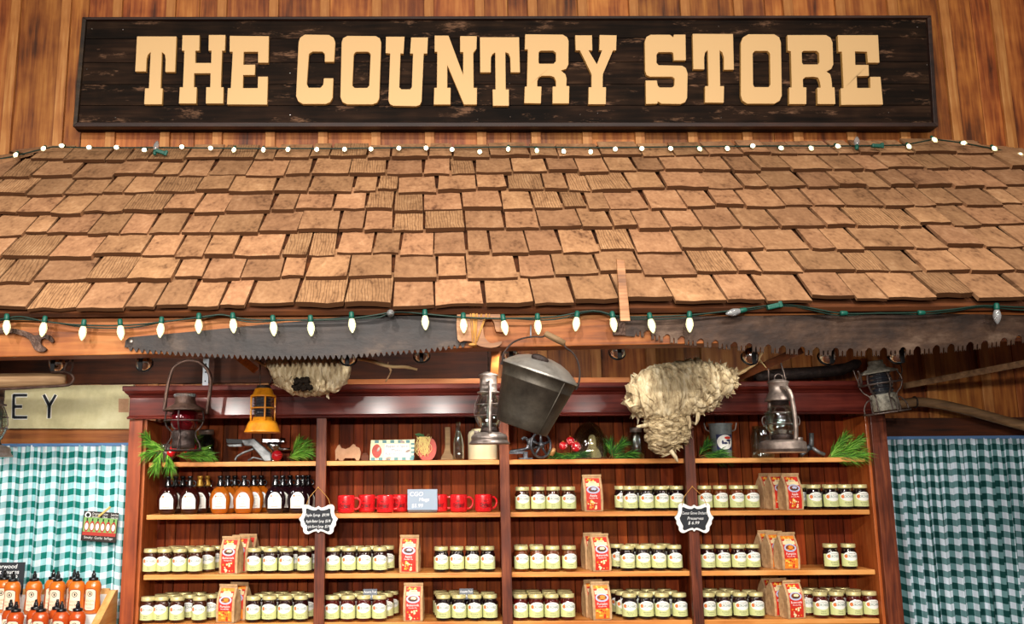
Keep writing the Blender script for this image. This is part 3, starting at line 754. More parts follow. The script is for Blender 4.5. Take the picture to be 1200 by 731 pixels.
for x0, x1 in ((xl0, xl1), (xr0, xr1)): hbox('stile', x0, x1, YH, YH + .03, 0, zc0, 'stile_wood' if x0 < 0 else 'post_wood')
for a, b in PX: hbox('post', hx(a), hx(b), YH - .012, YH + .02, 0, zc0, 'post_wood')
for x in (xl0 + .012, xr1 - .035): hbox('side_panel', x, x + .023, YH + .03, YBK, 0, zc0, 'pine_side')
for x in (xl1 - .004, xr0 - .012): hbox('inner_side', x, x + .016, YH + .031, YBK, .3, zc0, 'pine_side')
for a, b in PX:
    x = (hx(a) + hx(b)) / 2; hbox('divider', x - .012, x + .012, YH + .021, YBK, 0, zc0, 'back_wood')
bk = MB(); x = xl1
while x < xr0:
    w = rnd.choice((.048, .05, .052, .075)); bk.box(V(x + w / 2, YBK + .008, (zc0 + .2) / 2 + .05), (w - .004, .016, zc0 - .1)); x += w
bk.box(V((xl1 + xr0) / 2, YBK + .019, (zc0 + .3) / 2), (xr0 - xl1, .006, zc0 - .1))
bk.build('back_panel', ['back_wood'], hut, bevel=.002)
edges = [xl1 + .02] + [(hx(a) + hx(b)) / 2 for a, b in PX] + [xr0 - .02]
for z in zs_ + [.55, .12]:
    for a, b in zip(edges, edges[1:]):
        hbox('shelf', a + .0125, b - .0125, YH + .022, YBK - .001, z - .023, z, 'pine_shelf', .003)
hbox('top_board', xl0 - .01, xr1 + .01, YH - .02, YBK + .015, zc1 - .02, zc1, 'mahogany')
cn = MB(); x0, x1 = xl0 + .012, xr1 - .012
zf0, zf1 = hz(486), hz(463)
prof = [(-.005, zc0), (-.028, zc0), (-.030, zc0 + .008), (-.022, zf0 + .002), (-.018, zf0 + .004), (-.018, zf1 - .004), (-.024, zf1), (-.026, zf1 + .006), (-.034, zf1 + .010), (-.046, zf1 + .018), (-.052, zf1 + .024), (-.060, zf1 + .026), (-.062, zc1 - .006), (-.060, zc1), (-.005, zc1)]
def miter(y): return -y * .55
k = len(prof)
vs = [V(x0 - miter(y), YH + y, z) for y, z in prof] + [V(x1 + miter(y), YH + y, z) for y, z in prof]
cn.add(vs, [(i, (i + 1) % k, k + (i + 1) % k, k + i) for i in range(k)] + [tuple(range(k)), tuple(range(2 * k - 1, k - 1, -1))])
cn.build('cornice', ['mahogany'], hut, bevel=.0015)

# ------------------------------------------------------------------ goods: one of each kind
def patch(mb, mat, fn, xs, lo, hi, nz=1):
    vs = []; fs = []; n = nz + 1
    for x in xs:
        a, b = lo(x), hi(x)
        vs += [fn(x, a + (b - a) * i / nz) for i in range(n)]
    for i in range(len(xs) - 1):
        for j in range(nz): fs.append((i * n + j, (i + 1) * n + j, (i + 1) * n + j + 1, i * n + j + 1))
    return mb.add(vs, fs, mat, smooth=True)
def span(a, b, n): return [a + (b - a) * i / n for i in range(n + 1)]
def oval(mb, mat, fn, cx, cz, rx, rz, n=12):
    xs = [cx - rx * math.cos(math.pi * i / n) for i in range(n + 1)]
    h = lambda x: rz * math.sqrt(max(0, 1 - ((x - cx) / rx) ** 2))
    return patch(mb, mat, fn, xs, lambda x: cz - h(x), lambda x: cz + h(x), 2)

JR, JH = .0355, .117
def make_jar(kind, jam, line1, line2):
    t = thing('jam_jar', 'x', 'jar')
    MB().lathe([(0, 0), (.030, 0), (.0345, .003), (JR, .008), (JR, .078), (.0335, .087), (.030, .092), (.0295, .098), (0, .098)], 24).build('glass_body', [jam], t)
    MB().lathe([(0, .1168), (.0315, .117), (.0335, .1155), (.0335, .1125), (.0328, .111), (.0335, .1095), (.0338, .1005), (.033, .099), (.0, .099)][::-1], 24).build('lid', ['brass_lid'], t)
    lb = MB()
    cyl = lambda e: (lambda x, z: ((JR + e) * math.sin(x / JR), -(JR + e) * math.cos(x / JR), z))
    patch(lb, 0, cyl(.0004), span(-.052, .052, 22), lambda x: .0135, lambda x: .071)
    oval(lb, 1, cyl(.0008), 0, .061, .037, .0215, 16)
    oval(lb, 2, cyl(.0012), -.0245, .0605, .0075, .0085, 8)
    patch(lb, 3, cyl(.0012), [-.024, -.0205, -.018], lambda x: .067 + (x + .024) * .3, lambda x: .0685 + (x + .024) * .5)
    lb.text('ORCHARD', .0175, 3, (.006, .0600), cyl(.0013), maxw=.05)
    lb.text('CENTER GROVE', .0062, 4, (.003, .0725), cyl(.0013), maxw=.034)
    lb.text(line1, .0078, 4, (0, .0315), cyl(.0011), maxw=.05)
    lb.text(line2, .0065, 4, (0, .0225), cyl(.0011), maxw=.04)
    lb.build('label', ['label_green', 'label_white', 'logo_orange', 'logo_green', 'ink'], t, label='pale green paper label with a white oval')
    return t
JARS = {
 'apple': ('jam_brown', 'Apple', 'Butter', 'brown jar'),
 'pump': ('jam_amber', 'Pumpkin', 'Butter', 'amber jar'),
 'cherry': ('jam_red', 'Cherry', 'Preserves', 'dark red jar'),
 'black': ('jam_black', 'Blackberry', 'Preserves', 'near-black jar'),
 'dark': ('jam_dark', 'Strawberry', 'Rhubarb', 'brown-red jar')}
JP = {}
ORD = ['first', 'second', 'third', 'fourth', 'fifth', 'sixth', 'seventh', 'eighth']
def put_jar(kind, x, y, z, label, group):
    if kind not in JP:
        JP[kind] = make_jar(kind, *JARS[kind][:3]); o = JP[kind]; o.location = (x, y, z); o['label'] = label; o['group'] = group
        return o
    return dup(JP[kind], (x, y, z), (0, 0, R(rnd.uniform(-7, 7))), label, group)
YF = YH + .066
# (kind, shelf, front row centres, where from, where, rows behind [count, shift in jars])
GROUPS = [
 ('apple', 1, (612.4, 630.8, 648.4, 666.4), 'middle post', 'top bucket-bay shelf', []),
 ('black', 1, (738.5, 757, 775, 793), 'bag of mix', 'top bucket-bay shelf', [(4, -.36)]),
 ('pump', 1, (826.5, 844.5, 863, 881), 'preserves sign post', 'top end-bay shelf', []),
 ('black', 1, (954, 973, 991, 1009.5), 'kraft bags', 'top end-bay shelf', [(4, -.6), (2, -.95)]),
 ('apple', 2, (175, 193, 211, 229), 'outer post', 'shelf below the syrup', [(4, .55), (4, .95)]),
 ('dark', 2, (298, 317, 335.5, 357), 'bag of mix', 'shelf below the syrup', [(4, .42)]),
 ('dark', 2, (390.5, 408.7, 426.8, 445.3), 'syrup sign post', 'shelf below the mugs', [(4, .45)]),
 ('black', 2, (517, 535.3, 553.5, 571.5), 'bag of mix', 'shelf below the mugs', []),
 ('pump', 2, (611, 629.4, 647.5, 667), 'middle post', 'middle bucket-bay shelf', [(2, .1)]),
 ('black', 2, (735, 753.8, 772, 790.6), 'bag of mix', 'middle bucket-bay shelf', [(4, -.45)]),
 ('dark', 2, (829, 847.3, 865.5, 882.5), 'preserves sign post', 'middle end-bay shelf', []),
 ('black', 2, (973.7, 994.7), 'kraft bags', 'middle end-bay shelf', []),
 ('apple', 3, (170.5, 188.7, 207.5, 233.8), 'outer post', 'lowest shelf under the syrup', [(4, .5), (4, .9)]),
 ('dark', 3, (297, 315.5, 334, 352.5), 'bag of mix', 'lowest shelf under the syrup', [(4, .3), (3, .5)]),
 ('cherry', 3, (389.3, 407.8, 426.2, 444.6), 'syrup sign post', 'lowest shelf under the mugs', [(4, .4), (4, .7)]),
 ('black', 3, (519.7, 538, 556.4, 574.4), 'bag of mix', 'lowest shelf under the mugs', [(4, -.1), (3, -.2)]),
 ('cherry', 3, (610, 628.3, 646.7, 665.4), 'middle post', 'lowest bucket-bay shelf', [(4, 0), (4, .05)]),
 ('black', 3, (738, 757.5, 776.3, 796.6), 'bag of mix', 'lowest bucket-bay shelf', [(4, -.25), (4, -.4)]),
 ('dark', 3, (830, 849, 868.2, 887), 'preserves sign post', 'lowest end-bay shelf', [(4, -.1), (3, -.2)]),
 ('cherry', 3, (962, 981.3, 1002, 1021.5), 'kraft bags', 'lowest end-bay shelf', [(4, -.5), (4, -.8)]),
]
for kind, sh, xs, frm, where, back in GROUPS:
    z = zs[sh]; py = (539, 598, 668, 729)[sh] - 12; nice = JARS[kind][3]
    fx = [min(max(P(x, py, YF).x, xl1 + .0135 + JR), xr0 - .0135 - JR) for x in xs]
    for i, x in enumerate(fx):
        put_jar(kind, x, YF + rnd.uniform(-.006, .006), z, '%s, %s from the %s, front row, %s' % (nice, ORD[i], frm, where), 'jars: ' + where + ' by the ' + frm)
    for r, (n, s) in enumerate(back):
        for i in range(n):
            j = i if s >= 0 else i
            x = fx[min(i, len(fx) - 1)] + s * .074 + rnd.uniform(-.003, .003)
            if r == 1 and n < len(fx): x += .0
            put_jar(kind, x, YF + .0745 * (r + 1) + rnd.uniform(0, .004), z, '%s, %s from the %s, %s row, %s' % (nice, ORD[i], frm, ('second', 'third')[r], where), 'jars: ' + where + ' by the ' + frm)

# ---- kraft bags of mix
def bag_front(z):
    if z < .11: return -.0325 - .004 * math.sin(z / .11 * math.pi)
    return -.0325 + (z - .11) / .058 * .0255
def make_bag(kind):
    t = thing('mix_bag', 'x', 'bag')
    b = MB(); rows = []
    for z, hw, f, bk_ in ((0, .047, -.031, .031), (.006, .0485, -.0335, .0335), (.055, .050, bag_front(.055), .036), (.11, .049, bag_front(.11), .033), (.14, .0485, bag_front(.14), .018), (.166, .048, bag_front(.166), -.001), (.182, .048, -.0075, -.003)):
        row = []
        for i in range(9): row.append((-hw + 2 * hw * i / 8, f + rnd.uniform(-.0008, .0008), z))
        ins = .006 * math.sin(min(1, z / .14) * math.pi)
        row.append((hw - ins, (f + bk_) / 2, z))
        for i in range(9): row.append((hw - 2 * hw * i / 8, bk_ + rnd.uniform(-.002, .002), z))
        row.append((-hw + ins, (f + bk_) / 2, z))
        rows.append(row)
    k = len(rows[0]); vs = [v for r in rows for v in r]; fs = []
    for i in range(len(rows) - 1):
        for j in range(k): fs.append((i * k + j, i * k + (j + 1) % k, (i + 1) * k + (j + 1) % k, (i + 1) * k + j))
    fs += [tuple(range(k))[::-1], tuple(range((len(rows) - 1) * k, len(rows) * k))]
    b.add(vs, fs, 0, smooth=False); b.build('paper_bag', ['kraft'], t)
    MB().box((0, -.0095, .177), (.099, .004, .011)).build('folded_top', ['kraft'], t, bevel=.001)
    lb = MB(); fn = lambda e: (lambda x, z: (x, bag_front(z) - e, z))
    base = {'apple': 1, 'pumpkin': 2, 'buttermilk': 1}[kind]
    patch(lb, 1, fn(.0016), span(-.037, .037, 2), lambda x: .006, lambda x: .164, 14)
    patch(lb, base, fn(.002), span(-.037, .037, 2), lambda x: .008, lambda x: .055, 5)
    patch(lb, {'apple': 1, 'pumpkin': 2, 'buttermilk': 1}[kind], fn(.002), span(-.037, .037, 2), lambda x: .148, lambda x: .163, 3)
    patch(lb, 3, fn(.0022), span(-.034, .034, 12), lambda x: .123, lambda x: .140 + (.009 if abs(x) < .018 else 0), 3)
    patch(lb, 6, fn(.0028), [-.012, .012], lambda x: .142, lambda x: .1435)
    oval(lb, 4, fn(.0024), 0, .107, .034, .020)
    oval(lb, 5, fn(.0028), 0, .108, .025, .013)
    oval(lb, {'apple': 4, 'pumpkin': 2, 'buttermilk': 3}[kind], fn(.0032), .003, .111, .014, .007)
    for d in (-.012, 0, .012):
        oval(lb, {'apple': 6, 'pumpkin': 2, 'buttermilk': 6}[kind], fn(.0034), d, .103 - abs(d) * .2, .007, .003)
    patch(lb, 7, fn(.0024), span(-.036, .036, 2), lambda x: .060, lambda x: .088, 4)
    lb.text({'apple': 'Apple', 'pumpkin': 'Pumpkin', 'buttermilk': 'Buttermilk'}[kind], .016, 8, (0, .078), fn(.003), maxw=.062)
    lb.text('Pancake Mix', .009, 8, (0, .0655), fn(.003), maxw=.055)
    q = random.Random(3)
    for i in range(30):
        x, z = q.uniform(-.031, .031), q.uniform(.012, .053); rr = q.uniform(.004, .008)
        oval(lb, q.choice({'apple': (7, 7, 2, 9, 3), 'pumpkin': (2, 9, 9, 2, 7), 'buttermilk': (7, 2, 7, 3)}[kind]), fn(.0026 + i * .00002), x, z, rr * .8, rr * .8, 6)
    for i in range(8):
        x = q.uniform(-.031, .031); oval(lb, q.choice((7, 9, 2)), fn(.0025 + i * .00002), x, q.uniform(.152, .159), .005, .004, 6)
    lb.build('label', ['kraft', 'bag_red', 'bag_orange', 'bag_cream', 'bag_blue', 'bag_brown', 'ink', 'bag_red', 'white', 'bag_yellow'], t, label='printed red and orange paper label')
    return t
BP = {}
def put_bag(kind, px, sh, dy, rz, label, group='bags of mix on the hutch shelves'):
    y = YH + .06 + dy; x = P(px, (539, 598, 668, 729)[sh] - 20, y).x; loc = (x, y, zs[sh])
    if kind not in BP:
        o = BP[kind] = make_bag(kind); o.location = loc; o.scale = (.94, 1, .95); o.rotation_euler = (0, 0, R(rz)); o['label'] = label; o['group'] = group
        return o
    return dup(BP[kind], loc, (0, 0, R(rz)), label, group)
put_bag('apple', 693.5, 1, 0, 2, 'apple pancake mix bag alone on the top jar shelf of the bucket bay')
put_bag('apple', 926, 1, 0, 12, 'foremost apple mix bag of the bunch on the top jar shelf, end bay')
put_bag('apple', 910, 1, .078, 14, 'apple mix bag behind the foremost, top jar shelf of the end bay')
put_bag('apple', 899, 1, .156, 14, 'rearmost apple mix bag on the top jar shelf of the end bay')
put_bag('buttermilk', 271.5, 2, 0, -12, 'red-labelled mix bag in front on the shelf below the syrup')
put_bag('buttermilk', 283, 2, .078, -12, 'kraft mix bag behind the front one on the shelf below the syrup')
put_bag('buttermilk', 291, 2, .156, -10, 'rearmost kraft mix bag on the shelf below the syrup')
put_bag('apple', 480.5, 2, 0, -9, 'apple mix bag on the shelf straight below the mug price sign')
put_bag('buttermilk', 702, 2, 0, 12, 'front mix bag on the middle jar shelf of the bucket bay')
put_bag('buttermilk', 694, 2, .078, 9, 'mix bag behind another on the middle jar shelf, bucket bay')
put_bag('pumpkin', 921.5, 2, 0, 12, 'foremost pumpkin mix bag with yellow label on the middle shelf, end bay')
put_bag('pumpkin', 907, 2, .078, 16, 'pumpkin mix bag second in the bunch, middle jar shelf of the end bay')
put_bag('pumpkin', 898, 2, .156, 14, 'rearmost pumpkin mix bag on the middle jar shelf of the end bay')
put_bag('pumpkin', 268, 3, 0, -14, 'pumpkin mix bag in front on the lowest shelf under the syrup')
put_bag('pumpkin', 281, 3, .078, -14, 'pumpkin mix bag behind the front one on the lowest shelf under the syrup')
put_bag('buttermilk', 485, 3, 0, -6, 'mix bag on the lowest shelf under the mugs between two jar rows')
put_bag('pumpkin', 703, 3, 0, 8, 'pumpkin mix bag in front on the lowest jar shelf of the bucket bay')
put_bag('pumpkin', 695, 3, .079, 8, 'pumpkin mix bag behind another, lowest jar shelf of the bucket bay')
put_bag('buttermilk', 928, 3, 0, 13, 'foremost mix bag of the bunch on the lowest shelf, end bay')
put_bag('buttermilk', 912, 3, .078, 15, 'second mix bag of the bunch on the lowest shelf, end bay')
put_bag('buttermilk', 903, 3, .156, 14, 'rearmost mix bag of the bunch on the lowest shelf, end bay')

# ---- syrup flasks
FP = [(0, 0), (.030, 0), (.036, .004), (.043, .020), (.0495, .045), (.051, .062), (.0495, .080), (.043, .100), (.032, .116), (.020, .126), (.0145, .132), (.0135, .136), (0, .136)]
def fr_(z):
    for (a, b), (c, d) in zip(FP[1:], FP[2:]):
        if b <= z <= d and d > b: return a + (c - a) * (z - b) / (d - b)
    return .013
SY = .56
def make_flask(kind, mat, cap):
    t = thing('syrup_bottle', 'x', 'bottle')
    MB().lathe(FP, 28, sy=SY).build('glass_flask', [mat], t)
    MB().lathe([(0, .130), (.0185, .130), (.018, .136), (.0105, .160), (.0098, .166), (.0135, .168), (.0138, .179), (.0125, .181), (0, .181)], 18).build('cap', [cap], t)
    h = MB(); pts = [(.012 + .013 * math.cos(a) + .003, 0, .145 + .013 * math.sin(a)) for a in span(R(-110), R(110), 12)]
    h.tube(pts, .0032, 8); h.build('handle', [cap if cap != 'gold_cap' else 'syrup_dark'], t)
    lb = MB()
    fn = lambda e: (lambda x, z: (x, -SY * math.sqrt(max(1e-7, fr_(z) ** 2 - x * x)) - e, z))
    hi = lambda x: .101 - .030 * (abs(x) / .032) ** 2.6
    patch(lb, 0, fn(.0006), span(-.0325, .0325, 16), lambda x: .024 , hi, 6)
    oval(lb, 1, fn(.0011), -.0165, .083, .0045, .0048, 6)
    lb.text('ORCHARD', .010, 2, (.0035, .083), fn(.0013), maxw=.03)
    lb.text('CENTER GROVE', .0045, 3, (.002, .0905), fn(.0013), maxw=.024)
    for i, (tx, s_) in enumerate((({'syrup_dark': 'Maple', 'syrup_amber': 'Apple Butter', 'syrup_plum': 'Triple Berry'}[mat], .0075), ('Syrup', .0075))):
        lb.text(tx, s_, 3, (0, .070 - i * .010), fn(.0013), maxw=.04)
    for zz_, hw_ in ((.050, .010), (.045, .012), (.034, .018), (.031, .016)): patch(lb, 4, fn(.0013), span(-hw_, hw_, 4), lambda x: zz_, lambda x: zz_ + .0012)
    lb.build('label', ['label_white', 'logo_orange', 'logo_green', 'ink', 'lantern_steel'], t, label='white arched paper label')
    return t
SPR = {}
def put_flask(mat, cap, px, dy, label, rz=0):
    y = YH + .072 + dy; loc = (P(px, 585, y).x, y, zs[1]); k = mat + cap
    g = 'syrup bottles on the shelf under the pine sprigs'
    if k not in SPR:
        o = SPR[k] = make_flask(k, mat, cap); o.location = loc; o.rotation_euler = (0, 0, R(rz)); o['label'] = label; o['group'] = g
        return o
    return dup(SPR[k], loc, (0, 0, R(rz)), label, g)
for mat, cols in (('syrup_dark', (196.3, 222.2)), ('syrup_amber', (257.6, 285.4)), ('syrup_plum', (322.4, 348.8))):
    nm = {'syrup_dark': 'dark red syrup bottle', 'syrup_amber': 'amber syrup bottle', 'syrup_plum': 'near-black berry syrup bottle'}[mat]
    near = {'syrup_dark': ('beside the outer post', 'beside the amber pair'), 'syrup_amber': ('beside the dark red pair', 'beside the near-black pair'), 'syrup_plum': ('beside the amber pair', 'beside the syrup price sign')}[mat]
    for i, px in enumerate(cols):
        put_flask(mat, 'cap_black', px, 0, '%s, front row, %s' % (nm, near[i]), 4)
        for r, cap in ((1, 'gold_cap' if (mat, i) == ('syrup_dark', 1) else 'cap_black'), (2, 'gold_cap' if (mat, i) == ('syrup_dark', 1) else 'cap_black')):
            put_flask(mat, cap, px + (6 if px > 340 else 8.5) * r + (3 if i and px < 340 else 0), .066 * r, '%s%s, %s row, behind that %s' % (nm, ' with gold cap' if cap == 'gold_cap' else '', ('second', 'third')[r - 1], near[i]), 10)

# ---- red mugs
def make_mug():
    t = thing('red_mug', 'x', 'mug')
    MB().lathe([(0, 0), (.036, 0), (.0405, .003), (.042, .010), (.042, .078), (.0415, .082), (.039, .0825), (.0385, .078), (.0385, .010), (0, .008)], 28).build('cup', ['mug_red'], t)
    h = MB(); pts = smooth_pts([(.039, 0, .068), (.055, 0, .069), (.068, 0, .056), (.069, 0, .040), (.062, 0, .024), (.050, 0, .016), (.039, 0, .019)], 4)
    h.tube(pts, .0052, 10); h.build('handle', ['mug_red'], t)
    p = MB(); r_ = .0424; fn = lambda x, z: (r_ * math.sin(x / r_), -r_ * math.cos(x / r_), z)
    [p.text('Orchard', .025, 0, (-.004 + d, .034 + e), fn, shear=.25, maxw=.056) for d in (-.0005, .0005) for e in (-.0004, .0004)]
    [p.text('the', .013, 0, (-.006 + d, .053), fn, shear=.25) for d in (-.0004, .0004)]
    patch(p, 0, fn, span(-.022, .024, 8), lambda x: .022 + .003 * math.sin(x * 160), lambda x: .0245 + .003 * math.sin(x * 160))
    q = random.Random(5)
    for i in range(40):
        x, z = q.uniform(-.055, .055), q.uniform(.006, .08); patch(p, 1, fn, [x, x + .0009], lambda x: z, lambda x: z + .0009)
    p.build('print', ['mug_print', 'dot_white'], t, label='dark red script printed on the cup')
    return t
mug = None
for px, dy, lab in ((405.5, .0, 'red mug nearest to the syrup price sign, front row'), (430, .075, 'red mug half hidden between the first two front mugs'), (451.5, .0, 'red mug in front, second from the syrup price sign'), (468.5, .07, 'red mug mostly hidden behind the mug price sign, nearer the syrup'),
                    (514.5, .05, 'red mug half covered by the mug price sign, nearer the middle post'), (537.5, .0, 'red mug in front, next past the mug price sign'), (566.5, .0, 'red mug beside the middle post')):
    y = YH + .075 + dy; loc = (P(px, 590, y).x, y, zs[1])
    if mug is None: mug = make_mug(); mug.location = loc; mug['label'] = lab; mug['group'] = 'red mugs'
    else: dup(mug, loc, (0, 0, R({566.5: 18, 537.5: 2}.get(px, rnd.uniform(-8, 4)))), lab, 'red mugs')

# ---- little price signs
def price_card(name, label, x0, y0, x1, y1, Y, base, lines, mat='chalkboard', text='chalk', lean=8, stand=True):
    a, b = P(x0, y1, Y), P(x1, y0, Y); w = b.x - a.x; h = P((x0 + x1) / 2, y0, Y).z - P((x0 + x1) / 2, y1, Y).z
    t = thing(name, label, 'sign', ((a.x + b.x) / 2, Y, base), (R(-lean), 0, 0))
    z0 = P((x0 + x1) / 2, y1, Y).z - base
    MB().box((0, 0, z0 + h / 2), (w, .004, h)).build('board', [mat], t, bevel=.001)
    tx = MB()
    for s, size, cx, cz in lines: tx.text(s, size * h, 0, (cx * w, z0 + cz * h), lambda x, z: (x, -.0027, z), shear=.12, maxw=w * .9)
    tx.build('chalk_writing', [text], t)
    return t
o = price_card('price_sign', 'grey-blue mug price sign on a clear stand among the red mugs', 477.5, 573, 512.5, 597.5, YH + .035, zs[1], [('CGO', .3, -.2, .76), ('Mugs', .24, .06, .50), ('$5.99', .25, -.17, .2)], 'slate_grey', 'white')
MB().box((0, .006, .006), (.14, .03, .012)).build('stand', ['clear_acrylic'], o, bevel=.002)
price_card('price_sign', 'small chalk price sign on the jar lids, lowest shelf, beside the syrup sign post', 425.5, 690, 442, 702.3, YF, zs[3] + JH, [('Autumn Fruit', .34, 0, .72), ('Spreads $5.99', .34, .02, .3)], 'chalk_grey')
price_card('price_sign', 'small chalk price sign on the jar lids, lowest shelf, beside the middle post', 538.5, 689.5, 554.5, 702, YF, zs[3] + JH, [('Autumn Fruit', .34, 0, .72), ('Spreads $5.99', .34, .02, .3)], 'chalk_grey')
def plaque(label, zx, zy, lines, outl, inn, pegx, pegy):
    Y = YH - .03; ks = 12.19
    o = P(zx + 405 / ks, zy + 540 / ks, Y)
    t = thing('hanging_sign', label, 'sign', o)
    def pt(p): q = P(zx + p[0] / ks, zy + p[1] / ks, Y); return (q.x - o.x, q.z - o.z)
    mir = lambda pts, c: pts + [(2 * c - x, y) for x, y in reversed(pts[1:-1])]
    MB().prism([pt(p) for p in smooth2(mir(outl, 405), 2)], -.006, .006).build('scalloped_frame', ['white'], t, bevel=.002)
    MB().prism([pt(p) for p in smooth2(mir(inn, 405), 2)], -.0075, -.005).build('chalkboard', ['chalkboard'], t)
    tx = MB(); ox = pt((405, 355))[0]
    for s, size, x, y in lines:
        c = pt((x, y)); tx.text(s, size, 0, c, lambda x, z: (x, -.0082, z), shear=.25, maxw=.116)
    tx.build('chalk_writing', ['chalk'], t)
    tw = MB(); pg = P(pegx, pegy, Y) - o
    for sx in (-1, 1):
        c = pt((405 + sx * 175, 165)); tw.tube(smooth_pts([(c[0], -.007, c[1]), ((c[0] * .75 + pg.x * .25), 0, (c[1] + pg.z) / 2 - .004), (pg.x, .012, pg.z)], 4), .0016, 5)
    tw.sphere((pg.x, .012, pg.z), .004, nu=8, nv=6)
    tw.build('hanging_string', ['twine'], t)
OUT = [(405,155),(440,180),(500,165),(560,135),(610,140),(634,180),(628,240),(650,300),(682,340),(655,385),(655,430),(625,470),(620,520),(585,555),(540,555),(480,525),(430,515),(405,540)]
INN = [(405,195),(440,216),(510,210),(560,188),(580,200),(580,250),(600,320),(614,345),(595,400),(565,460),(570,500),(540,520),(480,495),(430,482),(405,500)]
plaque('white scalloped chalk sign with syrup prices on the post beside the syrup bottles', 340, 580, [('Maple Syrup  $9.99', .0185, 385, 285), ('Apple Butter Syrup  $5.99', .0185, 405, 372), ('Triple Berry Syrup  $5.99', .0185, 400, 448)], OUT, INN, 372.5, 571)
plaque('white scalloped chalk sign for preserves on the post past the bucket', 780, 578.5, [('Center Grove Orchard', .0195, 405, 275), ('Preserves', .0195, 420, 350), ('$ 6.99', .021, 395, 415)], OUT, INN, 812, 570)
# ------------------------------------------------------------------ on the hutch's top shelf
zt = zs[0]
def shp(px, Y, py=530): return Vector((P(px, py, Y).x, Y, zt))
def px_poly(o, pts, Y): return [at(o, x, y, Y) for x, y in pts]
def pine(label, o, sprigs, n=170, ln=.075, mats=('needle', 'needle_dark', 'needle_tip'), group='pine sprigs'):
    """sprigs: (start, end, needles) in world points; long needles fan forward from a thin twig."""
    t = thing('pine_sprig', label, 'greenery', o, group=group)
    nd = MB(); tg = MB()
    for s, e, cnt in sprigs:
        s, e = Vector(s) - Vector(o), Vector(e) - Vector(o); d = (e - s)
        tg.tube([s, s + d * .5 + Vector((0, 0, .004)), e], [.003, .0025, .0015], 6)
        dn = d.normalized(); a = dn.orthogonal().normalized(); b = dn.cross(a)
        for i in range(cnt):
            f = rnd.random() ** .7; p = s + d * f; an = rnd.uniform(0, 6.283); sp = rnd.uniform(.25, .75)
            q = (dn + (a * math.cos(an) + b * math.sin(an)) * sp).normalized(); L_ = ln * rnd.uniform(.65, 1.15)
            m_ = p + q * L_ * .55 + Vector((0, 0, -.05 * L_)); z_ = p + q * L_ + Vector((0, 0, -.22 * L_))
            floor_ = .002
            sd = q.cross(Vector((rnd.uniform(-1, 1), rnd.uniform(-1, 1), rnd.uniform(-1, 1)))).normalized() * .0011
            s2 = q.cross(sd).normalized() * .0011
            vs = [p + sd, p - sd * .5 + s2, p - sd * .5 - s2, m_ + sd, m_ - sd * .5 + s2, m_ - sd * .5 - s2, z_]
            nd.add(vs, [(0, 1, 4, 3), (1, 2, 5, 4), (2, 0, 3, 5), (3, 4, 6), (4, 5, 6), (5, 3, 6)], rnd.choice((0, 0, 0, 1, 2)))
    nd.build('needles', list(mats), t); tg.build('twig', ['twig'], t)
    return t
Yd = YH + .07
def D(px, py, Y=None): return P(px, py, Y or Yd)
DK = ('needle_dark', 'needle', 'needle_dark')
pine('bright pine sprig drooping over the shelf edge by the outer post, under the red-globe lantern', D(190, 536, YH - .01),
     [(D(196, 529, YH + .02), D(176, 519, YH + .0), 150), (D(190, 528, YH + .01), D(183, 545, YH - .03), 150), (D(188, 528, YH), D(174, 532, YH - .03), 130), (D(196, 530, YH + .01), D(199, 545, YH - .03), 120), (D(178, 520, YH), D(172, 512, YH - .02), 100)], ln=.062)
pine('bright pine sprig lying beside the red apples, reaching the blue glass jar', D(230, 538, YH + .03), [(D(206, 534, YH + .03), D(238, 528, YH + .03), 170), (D(215, 535, YH + .02), D(246, 534, YH + .02), 150), (D(222, 530, YH + .05), D(228, 514, YH + .06), 70)], ln=.06)
pine('green pine sprig beside the round red ornament, against the post', D(352, 538), [(D(338, 536), D(358, 521), 150), (D(336, 536), D(360, 530), 150), (D(342, 530), D(350, 518), 90)], ln=.065)
pine('dark pine sprig under three speckled red ornaments', D(665, 538), [(D(684, 535), D(652, 533), 150), (D(655, 536), D(684, 532), 150)], ln=.06, mats=DK)
pine('dark bushy pine sprig between the glass dome and the mason jar', D(724, 538, Yd + .02), [(D(714, 536, Yd + .02), D(729, 520, Yd + .02), 170), (D(716, 537, Yd + .02), D(740, 532, Yd), 150), (D(718, 536, Yd), D(715, 521, Yd + .02), 110)], ln=.068, mats=DK)
pine('dark pine sprig in front of the small galvanized pail', D(832, 538), [(D(820, 535), D(844, 530), 170), (D(819, 534), D(828, 520), 120), (D(820, 537), D(848, 536), 120)], ln=.068, mats=DK)
pine('bright pine sprig fanned at the end of the top shelf beside the end post', D(990, 538, YH + .05), [(D(968, 537, YH + .05), D(1000, 524, YH + .04), 190), (D(968, 538, YH + .05), D(1008, 533, YH + .02), 190), (D(972, 535, YH + .05), D(990, 512, YH + .06), 150), (D(980, 530, YH + .05), D(1008, 515, YH + .05), 100)], ln=.08)
